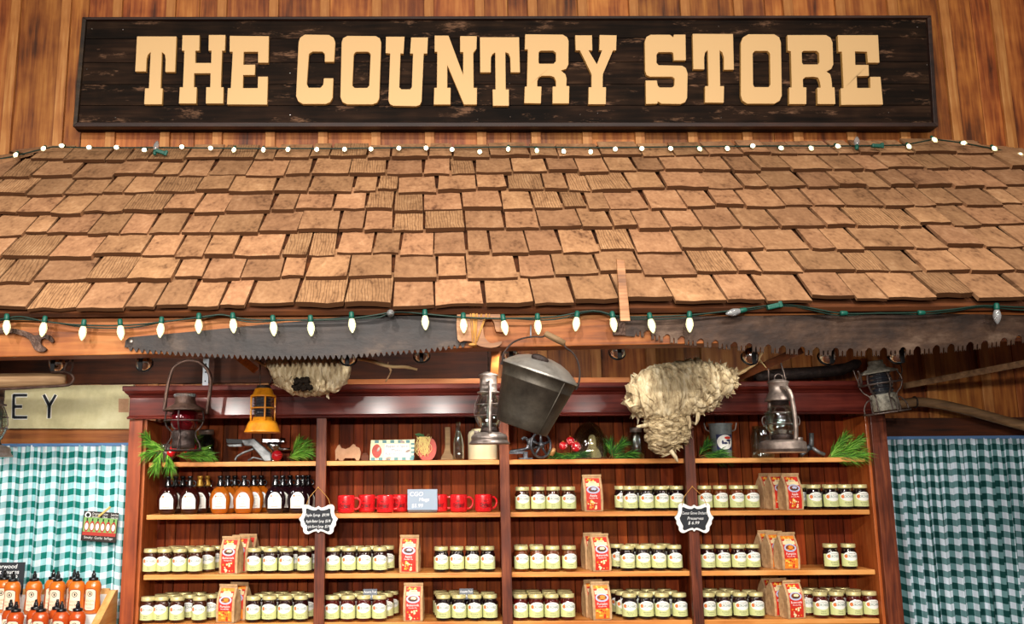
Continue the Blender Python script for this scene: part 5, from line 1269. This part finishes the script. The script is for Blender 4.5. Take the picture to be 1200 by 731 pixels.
wires(g_, [(14.5 * m, 16 * m), (20 * m, 15 * m), (25 * m, 8 * m), (26 * m, 0)], 4, .9 * m, R(0)); wires(g_, [(25 * m, 0), (12 * m, .5 * m), (0, .8 * m)], 4, .9 * m, R(-90)); g_.build('wire_guard', ['wire_iron'], t)
b_ = MB(); b_.tube(smooth_pts([(-23 * m, 0, 34 * m), (-27 * m, -3 * m, 40 * m), (-30 * m, -5 * m, 54 * m)], 4), .9 * m, 6); b_.tube(smooth_pts([(-22 * m, 0, 36 * m), (-24 * m, -6 * m, 46 * m), (-27 * m, -9 * m, 52 * m)], 4), 1.4 * m, 6); b_.tube(smooth_pts([(23 * m, 0, 36 * m), (29 * m, 0, 46 * m), (27 * m, 0, 58 * m)], 4), .7 * m, 6); b_.build('bail', ['wire_iron'], t)

# ------------------------------------------------------------------ tilted bucket
Yk = 3.40; m = PXM(Yk, 470); o = P(611, 501, Yk)
t = thing('tin_bucket', 'dark lidded tin bucket hanging tilted by its wire bail under the beam', 'bucket', o, (R(7), R(19.5), 0))
bpy.context.view_layer.update(); inv = t.matrix_world.inverted()
body = MB().lathe(lath([(0, .5), (30, 0), (31, 1), (33.6, 13), (41.6, 52), (42.5, 52.6), (41.9, 53.4), (44.4, 65), (45.5, 65.5), (45.5, 67), (44, 67), (43, 64), (30, 2), (0, 2)], m), 40).build('body', ['bucket_metal'], t)
sm_ = MB(); a = R(-52); sm_.tube([(31.3 * m * math.cos(a), 31.3 * m * math.sin(a), 1 * m), (44.6 * m * math.cos(a), 44.6 * m * math.sin(a), 65 * m)], .8 * m, 6); sm_.build('seam', ['bucket_metal'], t)
MB().lathe(lath([(45.8, 66.5), (45.8, 68.5), (44.5, 69), (40, 73), (31, 79.5), (20, 84), (9, 86), (0, 86.3)], m), 40).build('lid', ['bucket_lid'], t)
MB().sphere((-7 * m, -26 * m, 82.5 * m), (10.5 * m, 3 * m, 4.4 * m), 0, None, 16, 10).build('lid_handle', ['iron'], t)
er = MB()
for k in (-1, 1): er.box((k * 45.5 * m, 0, 66 * m), (3 * m, 5 * m, 8 * m))
er.build('ear', ['iron'], t, bevel=.002)
wp_ = [(589.5, 424), (589, 417), (592, 411), (600, 402), (612, 396.5), (625, 394.5), (636, 394.5), (640, 391)]
wq = [(661, 401.5), (663, 407), (671, 413), (677, 423), (679.5, 437), (678, 450), (675.5, 456)]
ba = MB(); 
for seq in (wp_, wq): ba.tube(smooth_pts([inv @ P(x, y, Yk + .0) for x, y in seq], 4), 1.1 * m, 8)
ba.build('bail', ['iron'], t)
a, b = inv @ P(638.5, 390.5, Yk), inv @ P(662, 402.5, Yk); MB().tube([a, a.lerp(b, .04), a.lerp(b, .5), a.lerp(b, .96), b], [2.4 * m, 3.7 * m, 4 * m, 3.7 * m, 2.4 * m], 12).build('wooden_grip', ['grip_wood'], t)
MB().tube([inv @ P(622, 396, Yk), inv @ P(622, 385, Yk + .01), inv @ P(622, 381, YB - .002)], .9 * m, 6).build('hook', ['steel_strap'], t)

# ------------------------------------------------------------------ paper wasp nests
def nest_surface(mb, spine, rads, n=72, k=90, amp=.010, seed=1, squash=.8, rings=26, plate=lambda p: 0):
    """A papery body: overlapping frilled layers along a bent spine."""
    sp = smooth_pts(spine, 10); m_ = len(sp); rr = []
    for i in range(m_):
        f = i / (m_ - 1) * (len(rads) - 1); j = min(int(f), len(rads) - 2); u = f - j; u = u * u * (3 - 2 * u)
        rr.append(rads[j] + (rads[j + 1] - rads[j]) * u)
    vs = []; fs = []
    for i in range(k + 1):
        f = i / k * (m_ - 1); j = min(int(f), m_ - 2); u = f - j
        c = sp[j].lerp(sp[j + 1], u); tg = (sp[j + 1] - sp[j]).normalized(); r_ = rr[j] + (rr[j + 1] - rr[j]) * u
        a = tg.cross(Vector((0, 1, 0))).normalized(); b = tg.cross(a).normalized()
        for q in range(n):
            an = 2 * math.pi * q / n; d = a * math.cos(an) + b * math.sin(an) * squash
            p = c + d * r_
            ph = i / k * rings + 2.2 * noise.noise(p * 7 + Vector((seed, 0, 0))) + .4 * noise.noise(p * 22)
            saw_ = ph - math.floor(ph)
            w = amp * .55 * (saw_ ** 1.6) * (.5 + .8 * abs(noise.noise(p * 14 + Vector((0, seed, 3)))) * 2) + amp * 1.1 * noise.noise(p * 22 + Vector((seed, 7, 0))) + amp * .25 * noise.noise(p * 60)
            pl = plate(p)
            if pl:
                dd = noise.voronoi(p * 26 + Vector((seed, 0, 0)))[0]; w = w * (1 - .75 * pl) + pl * amp * 1.5 * min(1, (dd[1] - dd[0]) * 2.2) ** .6
            vs.append(p + d * w + tg * (amp * .9 * noise.noise(p * 18 + Vector((5, seed, 1)))))
    for i in range(k):
        for q in range(n):
            fs.append((i * n + q, i * n + (q + 1) % n, (i + 1) * n + (q + 1) % n, (i + 1) * n + q))
    fs += [tuple(range(n - 1, -1, -1)), tuple(k * n + q for q in range(n))]
    mb.add(vs, fs, 0, smooth=False); return vs, n, k
def flakes(mb, vs, n, k, cnt, size, seed, keep=lambda p: True):
    q = random.Random(seed)
    for _ in range(cnt):
        i = q.randrange(2, k - 2); j = q.randrange(n); p = Vector(vs[i * n + j])
        if not keep(p): continue
        a = (Vector(vs[i * n + (j + 1) % n]) - Vector(vs[i * n + j - 1])).normalized(); b = (Vector(vs[(i + 1) * n + j]) - Vector(vs[(i - 1) * n + j])).normalized()
        nn = a.cross(b).normalized()
        if nn.dot(p - Vector(vs[i * n + (j + n // 2) % n])) < 0: nn = -nn
        s_ = size * q.uniform(.5, 1.3); an = q.uniform(0, 6.28); e1 = a * math.cos(an) + b * math.sin(an); e2 = nn.cross(e1)
        w = []
        for u in range(5):
            for v in range(4):
                fu, fv = u / 4 - .5, v / 3
                curl = (fv ** 2) * q.uniform(.4, .7)
                w.append(p - nn * .003 + e1 * fu * s_ * (1 - .5 * fv * abs(fu)) * q.uniform(.85, 1.1) + e2 * fv * s_ * .7 + nn * s_ * curl * (1 + .5 * math.sin(fu * 6 + an)))
        mb.add(w, [(u * 4 + v, u * 4 + v + 1, (u + 1) * 4 + v + 1, (u + 1) * 4 + v) for u in range(4) for v in range(3)], 0, smooth=True)
# small nest behind the saw
Yn = 3.83; o = P(362, 440, Yn); m = PXM(Yn, 440)
t = thing('wasp_nest', 'small grey-cream paper wasp nest with a dark torn opening, tucked behind the hand saw', 'wasp nest', o)
q = lambda x, y, dy=0: P(x, y, Yn + dy) - o
b_ = MB(); v1 = nest_surface(b_, [q(312, 424), q(330, 428), q(352, 432), q(372, 432), q(392, 429), q(410, 417)], [4 * m, 22 * m, 31 * m, 31 * m, 25 * m, 6 * m], amp=.013, seed=2, rings=15)
flakes(b_, *v1, 60, .022, 5, lambda p: p.z < .0); b_.build('shell', ['paper_nest'], t)
c_ = MB()
rq = random.Random(8)
for i in range(90):
    a = rq.uniform(0, 6.28); r_ = rq.random() ** .5; x, y = 354 + r_ * (11 + 3 * math.sin(3 * a)) * math.cos(a), 449.5 + r_ * (9 + 2 * math.cos(2 * a)) * math.sin(a)
    c_.sphere(q(x, y, -.105 + rq.uniform(-.012, .008)), rq.uniform(.005, .010), nu=6, nv=4)
c_.build('torn_opening', ['honeycomb'], t)
br = MB(); br.tube(smooth_pts([q(395, 418, -.02), q(412, 419.5, -.03), q(432, 422, -.03), q(455, 429, -.03), q(475, 430, -.02), q(489, 433, -.02)], 4), [.009] * 4 + [.008] * 8 + [.007] * 6 + [.005] * 3, 8)
br.tube(smooth_pts([q(455, 429, -.03), q(458, 434, -.035), q(456, 440, -.04), q(452, 447, -.03)], 4), [.005] * 5 + [.003] * 8, 6); br.tube([q(454, 429, -.03), q(455, 424, -.035)], [.004, .002], 6)
br.build('branch', ['branch_wood'], t); br = MB(); br.tube(smooth_pts([q(322, 432, .02), q(310, 428, .02), q(296, 420, .02)], 3), .006, 6)
br.build('branch', ['branch_wood'], t)
# large nest
Yn = 4.08; o = P(795, 480, Yn); m = PXM(Yn, 480)
t = thing('wasp_nest', 'large cream paper wasp nest on a branch', 'wasp nest', o)
b_ = MB(); v1 = nest_surface(b_, [q(862, 441), q(846, 445), q(820, 452), q(792, 456), q(768, 464), q(748, 470)], [4 * m, 16 * m, 29 * m, 33 * m, 34 * m, 22 * m], amp=.013, seed=5, rings=12, n=110, k=120, plate=lambda p: min(1, max(0, (p.x - .02) * 14)))
b_.build('shell', ['paper_nest'], t)
b_ = MB(); flakes(b_, *v1, 260, .02, 9, lambda p: p.x > .05 or p.z < -.07); b_.build('scaly_layers', ['paper_scaly'], t)['kind'] = 'stuff'
b_ = MB(); v2 = nest_surface(b_, [q(786, 482), q(783, 493), q(782, 505), q(780, 518), q(784, 532)], [16 * m, 22 * m, 23 * m, 19 * m, 5 * m], amp=.014, seed=9, rings=8, plate=lambda p: 1)
flakes(b_, *v2, 46, .026, 4); b_.build('lobe', ['paper_scaly'], t)
b_ = MB(); v3 = nest_surface(b_, [q(752, 444), q(748, 458), q(748, 474), q(755, 488)], [7 * m, 12 * m, 11 * m, 6 * m], amp=.012, seed=4, rings=4, n=40, k=40); flakes(b_, *v3, 36, .04, 3); b_.build('torn_frill', ['paper_nest'], t)
for x, y, x2, y2 in ((758, 498, 746, 500), (806, 488, 808, 503), (818, 484, 815, 498), (786, 528, 794, 541)):
    MB().tube(smooth_pts([q(x, y, -.06), q((x + x2) / 2 + 1, (y + y2) / 2, -.07), q(x2, y2, -.065)], 4), [.011, .01, .01, .009, .009, .008, .007, .006, .004], 6).build('torn_strip', ['paper_nest'], t)
br = MB(); br.tube(smooth_pts([q(848, 444), q(864, 438.5), q(876, 432), q(886, 425), q(893, 413)], 4), [.008] * 8 + [.006] * 9, 8); br.tube([q(889, 420), q(898, 431, -.02)], [.004, .002], 6); br.build('branch', ['branch_wood'], t)

# ------------------------------------------------------------------ odds and ends above the hutch
t = MB(); o = P(1120, 480, 4.5); r_ = 5.6 * PXM(4.5, 480)
t.tube(smooth_pts([P(x, y, 4.52 - .0006 * (x - 1040)) - o for x, y in ((1050, 474), (1075, 471), (1100, 473.5), (1130, 480), (1160, 488), (1200, 499), (1260, 514))], 4), r_, 12)
s_ = thing('scythe_handle', 'long bent weathered wooden handle above the dark checked curtain', 'farm tool', o); t.build('shaft', ['snath_wood'], s_); t = MB(); t.ring((0, 0, 0), r_ * 1.15, .004, 18, 6, 0, Matrix.Translation(P(1072, 471.2, 4.5) - o) @ Matrix.Rotation(R(90), 4, 'Y')); t.build('ferrule', ['iron'], s_)
o = P(945, 449, 4.47); o.z = zc1; s_ = thing('dark_slab', 'long dark weathered wooden slab lying on top of the hutch', 'slab', o)
t = MB(); t.tube(smooth_pts([P(884, 443, 4.47) - o, P(905, 439, 4.47) - o, P(945, 437, 4.47) - o, P(985, 433, 4.47) - o, P(1008, 424, 4.47) - o], 4), [.012] + [.026] * 4 + [.03] * 8 + [.026] * 3 + [.012], 10); t.build('slab', ['iron'], s_)
o = P(240.5, 452, 4.5); hz_ = P(240.5, 417, 4.5).z - o.z; s_ = thing('steel_strap', 'narrow punched steel strap standing behind the cornice beside the red-globe lantern', 'bracket', Vector((o.x, 4.5, zc1)))
t = MB(); t.box((0, 0, hz_ / 2), (7 * PXM(4.5), .004, hz_)); t.box((0, .02, .002), (7 * PXM(4.5), .045, .004)); t.build('strap', ['steel_strap'], s_, bevel=.001)
t = MB()
for f in (.25, .55, .82): t.lathe([(0, 0), (.004, 0), (.004, .002), (0, .002)], 10, 0, Matrix.Translation((0, -.002, hz_ * f)) @ Matrix.Rotation(R(90), 4, 'X'))
t.build('hole', ['black'], s_)
# two-letter board
Yy = 4.62; a, b = P(3, 502, Yy), P(156, 452, Yy); o = Vector(((a.x + b.x) / 2, Yy, P(80, 502.5, Yy).z))
t = thing('lettered_board', 'cream painted board with two black outlined letters above the pale checked curtain', 'sign', o)
MB().prism([at(o, 3, 502, Yy), at(o, 157, 502.5, Yy), at(o, 157, 450.5, Yy), at(o, 3, 452, Yy)], 0, .022).build('board', ['cream_board'], t, bevel=.002)
def strokes(segs, wd, y, mat):
    s_ = MB()
    for x0, y0, x1, y1, w in segs:
        a, b = Vector((*at(o, x0, y0, Yy), 0)), Vector((*at(o, x1, y1, Yy), 0)); d = (b - a).normalized(); a -= d * wd * .3; b += d * wd * .3
        h = Vector((-d.y, d.x, 0)) * (w * PXM(Yy) / 2 + wd); s_.prism([(p.x, p.y) for p in (a - h, b - h, b + h, a + h)], y, .001)
    return s_
SE = [[(16.2, 462, 15.8, 490, 3), (16, 463, 32, 463, 3.2), (16, 476.3, 26, 476.3, 3.2), (16, 489, 32, 489, 3.2)], [(51.3, 462.5, 58, 475.5, 3.2), (65.5, 462.5, 58, 475.5, 3), (58, 475, 57.4, 490, 3.4)]]
for sg in SE:
    e = strokes(sg, .0045, -.0008, 0).build('letter_outline', ['label_white'], t); strokes(sg, 0, -.0016, 0).build('letter', ['chalkboard'], e)
MB().prism([at(o, 139, 483, Yy), at(o, 151, 483, Yy), at(o, 151, 467, Yy), at(o, 139, 467, Yy)], -.001, .001).build('tape_patch', ['brown_board'], t)

# ------------------------------------------------------------------ curtains
def curtain(name, label, x0, x1, ytop, Y, mat, seed, dens, amp):
    A, B = P(x0, ytop, Y), P(x1, ytop, Y); W = B.x - A.x; zt_ = A.z; H = zt_ - .35
    n = int(W * 300); k = 46; q = random.Random(seed); ph = [q.uniform(0, 6.28) for _ in range(6)]
    o = Vector(((A.x + B.x) / 2, Y, .35)); t = thing(name, label, 'curtain', o)
    vs = []; uv = []; cum = 0; prev = None; us = []
    def fold(x, f):
        g = .45 + .55 * min(1, f * 3)
        return amp * g * (math.sin(x * dens + ph[0] + 1.2 * math.sin(x * 5 + ph[1]) + .5 * f * math.sin(x * 9 + ph[2])) + .45 * math.sin(x * dens * 1.83 + ph[3] + f * 1.2) + .25 * math.sin(x * dens * 3.1 + ph[4])) + .006 * math.sin(x * dens * 4.5 + ph[5]) * max(0, 1 - f * 5)
    for i in range(n + 1):
        x = W * i / n; y = fold(x, .5)
        if prev is not None: cum += math.hypot(W / n, y - prev)
        prev = y; us.append(cum)
    for j in range(k + 1):
        f = j / k
        for i in range(n + 1):
            x = W * i / n; sw = .012 * math.sin(f * 2.5 + x * 3 + ph[2]) * f
            vs.append((x - W / 2 + sw, fold(x, f) - .01 * f, H * (1 - f) + .004 * math.sin(x * dens + ph[0])))
            uv.append((us[i] + .02 * math.sin(f * 3 + ph[1]) , H * f))
    fs = [(j * (n + 1) + i, j * (n + 1) + i + 1, (j + 1) * (n + 1) + i + 1, (j + 1) * (n + 1) + i) for j in range(k) for i in range(n)]
    c = MB(); c.add(vs, fs, 0, smooth=True); c.uv = uv; c.build('cloth', [mat], t)
    h = MB(); h.box((0, 0, H + .004), (W, .012, .016)); h.build('heading', ['rod_blue'], t, bevel=.003)
    return t
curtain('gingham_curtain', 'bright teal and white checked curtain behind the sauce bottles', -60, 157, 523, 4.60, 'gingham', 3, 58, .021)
curtain('gingham_curtain', 'shaded dark green and white checked curtain past the end post', 1038, 1270, 514, 4.61, 'gingham_shade', 8, 92, .0185)
# flyer pegged to the curtain
Yf = 4.545; c = P(117, 617, Yf); t = thing('flyer', 'small printed sauce flyer pegged to the pale checked curtain', 'flyer', c, (0, R(4), 0)); m = PXM(Yf, 617)
MB().box((0, 0, 0), (41 * m, .0016, 34 * m)).build('card', ['flyer_dark'], t)
f_ = MB(); f_.box((0, -.0011, 1.5 * m), (39 * m, .0006, 17 * m), 0); f_.box((0, -.0012, -8.5 * m), (39 * m, .0006, 4 * m), 1)
for i in range(6):
    x = (-15.5 + i * 6.3) * m
    oval(f_, 1, lambda a, z: (a, -.0018, z), x, -.2 * m, 2.9 * m, 6.3 * m, 8); oval(f_, 2, lambda a, z: (a, -.0021, z), x, -.4 * m, 2 * m, 4 * m, 8); f_.box((x, -.0018, 7.4 * m), (1.6 * m, .0004, 3 * m), 3)
for i, s_ in enumerate(('Original', 'Hot', 'Sweet Heat')):
    for j in (0, 1): f_.text(s_, 3.6 * m, 2, ((-6 + i * 11) * m, (14.3 - j * 3.4) * m), lambda a, z: (a, -.0014, z), maxw=9 * m)
    f_.text(('Smoky', 'Garlic', 'Red Pepper')[i], 4 * m, 2, ((-12 + i * 12) * m, -13 * m), lambda a, z: (a, -.0014, z), maxw=10 * m)
oval(f_, 2, lambda a, z: (a, -.0014, z), -15.5 * m, 12.6 * m, 3.6 * m, 3.6 * m, 10); oval(f_, 3, lambda a, z: (a, -.0016, z), -15.5 * m, 12.6 * m, 2.2 * m, 2.2 * m, 10)
f_.build('print', ['flyer_green', 'flyer_red', 'white', 'black'], t)
o = P(122.5, 599.5, Yf - .006); t = thing('clothes_peg', 'yellow wooden clothes peg holding the flyer to the curtain', 'peg', o, (0, R(-40), 0)); k = MB()
k.box((0, -.004, 0), (17 * m, .005, 2.2 * m)); k.box((0, .003, .0), (17 * m, .005, 2.2 * m)); k.build('arm', ['peg_yellow'], t, bevel=.001); MB().ring((0, 0, 0), .006, .0012, 14, 5, 0, Matrix.Rotation(R(90), 4, 'Y')).build('spring', ['steel_strap'], t)

# ------------------------------------------------------------------ sauce stand
Yu, Yl = 4.30, 4.17; zu, zl = P(60, 720, Yu).z, P(60, 757, Yl).z
xa, xb = P(-60, 700, Yu).x, P(119, 700, Yu).x
zTab = zl - .1
tb_ = thing('side_table', 'plain wooden table carrying the sauce stand below the pale curtain', 'table', ((xa + xb) / 2 - .05, 4.22, 0)); w = xb - xa + .1
MB().box((0, 0, zTab - .02), (w, .56, .04)).build('table_top', ['pine_shelf'], tb_, bevel=.004)
for sx in (-1, 1):
    for sy in (-1, 1): MB().box((sx * (w / 2 - .05), sy * .23, (zTab - .04) / 2), (.06, .06, zTab - .04)).build('leg', ['pine_side'], tb_, bevel=.003)
t = thing('sauce_stand', 'two-step wooden sauce stand with white steps and a sloping pale wooden side', 'stand', ((xa + xb) / 2, Yu, zTab))
def VS(x, y, z): return (x - t.location.x, y - t.location.y, z - zTab)
sb = MB(); zb_ = P(137, 691, 4.42).z; pf_ = P(106, 733, 4.20); xs_ = P(129, 691, 4.42).x
sp_ = [VS(xs_, 4.43, zTab + .001), VS(xs_, 4.43, zb_), VS(xs_, 4.40, zb_ + .0), VS(xs_, 3.98, zb_ - .25), VS(xs_, 3.98, zTab + .001)]
n_ = len(sp_); vs = [tuple(p) for p in sp_] + [(p[0] + .035, p[1], p[2]) for p in sp_]
sb.add(vs, [tuple(range(n_)), tuple(range(2 * n_ - 1, n_ - 1, -1))] + [(i, (i + 1) % n_, n_ + (i + 1) % n_, n_ + i) for i in range(n_)]); sb.build('side_panel', ['crate_wood'], t, bevel=.002)
zk = P(60, 690, 4.42).z; MB().box(VS((xa + xs_) / 2, 4.42, (zk + zTab) / 2 + .001), (xs_ - xa - .004, .02, zk - zTab)).build('back_board', ['crate_wood'], t, bevel=.002)
zw = P(60, 697, 4.40).z; MB().box(VS((xa + xs_) / 2, 4.4080, (zw + zTab) / 2 + .001), (xs_ - xa - .006, .004, zw - zTab)).build('back_lining', ['white'], t)
MB().box(VS((xa + xs_) / 2, 4.338, (zu + zTab) / 2 + .001), (xs_ - xa - .004, .134, zu - zTab)).build('upper_step', ['white'], t, bevel=.002)
MB().box(VS((xa + xs_) / 2, 4.195, (zl + zTab) / 2 + .001), (xs_ - xa - .004, .14, zl - zTab)).build('lower_step', ['white'], t, bevel=.002)
SP_ = [(0, 0), (.033, 0), (.037, .004), (.038, .02), (.0375, .045), (.034, .075), (.0345, .09), (.0375, .112), (.037, .125), (.030, .141), (.019, .148), (0, .149)]
def sr(z):
    for (a, b), (c, d) in zip(SP_[1:], SP_[2:]):
        if b <= z <= d and d > b: return a + (c - a) * (z - b) / (d - b)
    return .03
def make_sauce(mat):
    t = thing('sauce_bottle', 'x', 'bottle'); sy = .82
    MB().lathe(SP_, 26, sy=sy).build('body', [mat], t)
    MB().lathe([(0, .147), (.0215, .147), (.022, .150), (.0215, .158), (.017, .160), (.0105, .161), (.0095, .176), (.0065, .178), (.0055, .190), (0, .191)], 20).build('cap', ['cap_black'], t)
    lb = MB(); fn = lambda e: (lambda x, z: (x, -sy * math.sqrt(max(1e-7, sr(z) ** 2 - x * x)) - e, z))
    hw = .0235
    patch(lb, 1, fn(.0004), span(-hw - .002, hw + .002, 12), lambda x: .014 + .006 * (x / hw) ** 4, lambda x: .113 - .008 * (x / hw) ** 4, 8)
    patch(lb, 0, fn(.0008), span(-hw, hw, 12), lambda x: .017 + .006 * (x / hw) ** 4, lambda x: .110 - .008 * (x / hw) ** 4, 8)
    oval(lb, 2, fn(.0013), 0, .089, .012, .012, 10); oval(lb, 0, fn(.0017), 0, .089, .009, .009, 10); oval(lb, 2, fn(.002), .001, .089, .004, .006, 8)
    lb.text('GOLDEN', .0125, 3, (0, .058), fn(.0016), maxw=.038); lb.text('HOT', .014, 3, (-.007, .043), fn(.0016)); lb.text('sauce', .008, 2, (.012, .042), fn(.0016), maxw=.018)
    patch(lb, 2, fn(.0016), span(-.012, .012, 4), lambda x: .027, lambda x: .0285); lb.build('label', ['sauce_label', 'apple_leaf', 'ink', 'logo_orange'], t, label='cream label with dark red outline')
    return t
su = None; g = 'sauce bottles on the stand'
UP = [(14, 0, 'orange sauce bottle in front of the small hot sauce chalkboard, upper step'), (39, .01, 'orange sauce bottle standing alone, upper step of the stand'), (66.5, 0, 'orange sauce bottle, front of the middle pair on the upper step'), (89.5, 0, 'orange sauce bottle, front of the pair nearer the side, upper step'), (108.5, .02, 'orange sauce bottle nearest the sloping side, upper step'),
      (4, .07, 'orange sauce bottle behind the chalkboard one, upper step'), (61, .069, 'orange sauce bottle, rear of the middle pair on the upper step'), (85.5, .069, 'orange sauce bottle, rear of the pair nearer the side, upper step')]
for px, dy, lab in UP:
    loc = Vector((P(px, 700, Yu + dy).x, Yu + dy, zu + .0024))
    if su is None: su = make_sauce('sauce'); su.location = loc; su['label'] = lab; su['group'] = g
    else: dup(su, loc, (0, 0, R(rnd.uniform(-6, 10))), lab, g)
sl = None
LO = [(18.5, 0, 'red-brown sauce bottle, front of the pair below the chalkboard, lower step'), (12, .065, 'red-brown sauce bottle, rear of the pair below the chalkboard, lower step'), (48, 0, 'red-brown sauce bottle, front of the second pair, lower step'), (41.5, .065, 'red-brown sauce bottle, rear of the second pair, lower step'), (72, 0, 'red-brown sauce bottle, front of the third pair, lower step'), (66.5, .065, 'red-brown sauce bottle, rear of the third pair, lower step'), (91, .01, 'red-brown sauce bottle nearest the sloping side, lower step')]
for px, dy, lab in LO:
    loc = Vector((P(px, 735, Yl + dy).x, Yl + dy - .01, zl + .0024))
    if sl is None: sl = make_sauce('sauce_red'); sl.location = loc; sl['label'] = lab; sl['group'] = g
    else: dup(sl, loc, (0, 0, R(rnd.uniform(-6, 10))), lab, g)
yb_ = 4.396
price_card('price_sign', 'black hot sauce chalkboard behind the sauce bottles', -24, 659, 28.5, 697, yb_, zu, [('Underwood', .19, -.02, .87), ('Hot Sauces', .19, .06, .70), ('$8.99', .18, .2, .53)], lean=3)
# ------------------------------------------------------------------ light
w = bpy.data.worlds.new('room'); SC.world = w; w.use_nodes = True
w.node_tree.nodes['Background'].inputs[0].default_value = (1, .82, .66, 1); w.node_tree.nodes['Background'].inputs[1].default_value = .10
def light(name, typ, loc, target, energy, col, **kw):
    d = bpy.data.lights.new(name, typ); d.energy = energy; d.color = col
    for k, v in kw.items(): setattr(d, k, v)
    o = bpy.data.objects.new(name, d); COL.objects.link(o); o.location = loc
    o.rotation_euler = (Vector(target) - Vector(loc)).to_track_quat('-Z', 'Y').to_euler()
    return o
for i, x in enumerate((-2.0, -.3, 1.4, 2.9)):
    light('ceiling_lamp', 'AREA', (x, .9, 4.6), (x * .9 + .05, 4.2, 2.9), (34, 44, 42, 24)[i], (1, .92, .83), shape='DISK', size=.3)
for i, x in enumerate((-2.7, -.9, .9, 2.5)):
    light('hall_spot', 'SPOT', (x, -1.3, 3.9), (x * .8, 4.3, 1.0), (560, 590, 560, 165)[i], (1, .93, .85), spot_size=R(62), spot_blend=1, shadow_soft_size=.1)
for x, e in ((-2.3, 66), (-.62, 64), (.06, 62), (1.7, 12)):
    light('shop_lamp', 'AREA', (x, -1.5, 2.22), (x * .7, 4.3, 1.9), e, (1, .94, .87), shape='DISK', size=.13)
for p, e in zip(LPOS, (10, 10, .12, 13, 12, 5, 2, 6, .3)):
    light('spot_bulb', 'SPOT', p + Vector((0, .045, -.03)), p + Vector((0, .56, -.30)), e, (1, .94, .87), spot_size=R(125), spot_blend=.7, shadow_soft_size=.022)
SC.view_settings.view_transform = 'Standard'; SC.view_settings.look = 'None'; SC.view_settings.exposure = 0; SC.view_settings.gamma = 1
SC.view_settings.use_curve_mapping = False
SC.cycles.use_denoising = True
SC.cycles.max_bounces = 8; SC.cycles.transmission_bounces = 8; SC.cycles.caustics_reflective = False; SC.cycles.caustics_refractive = False
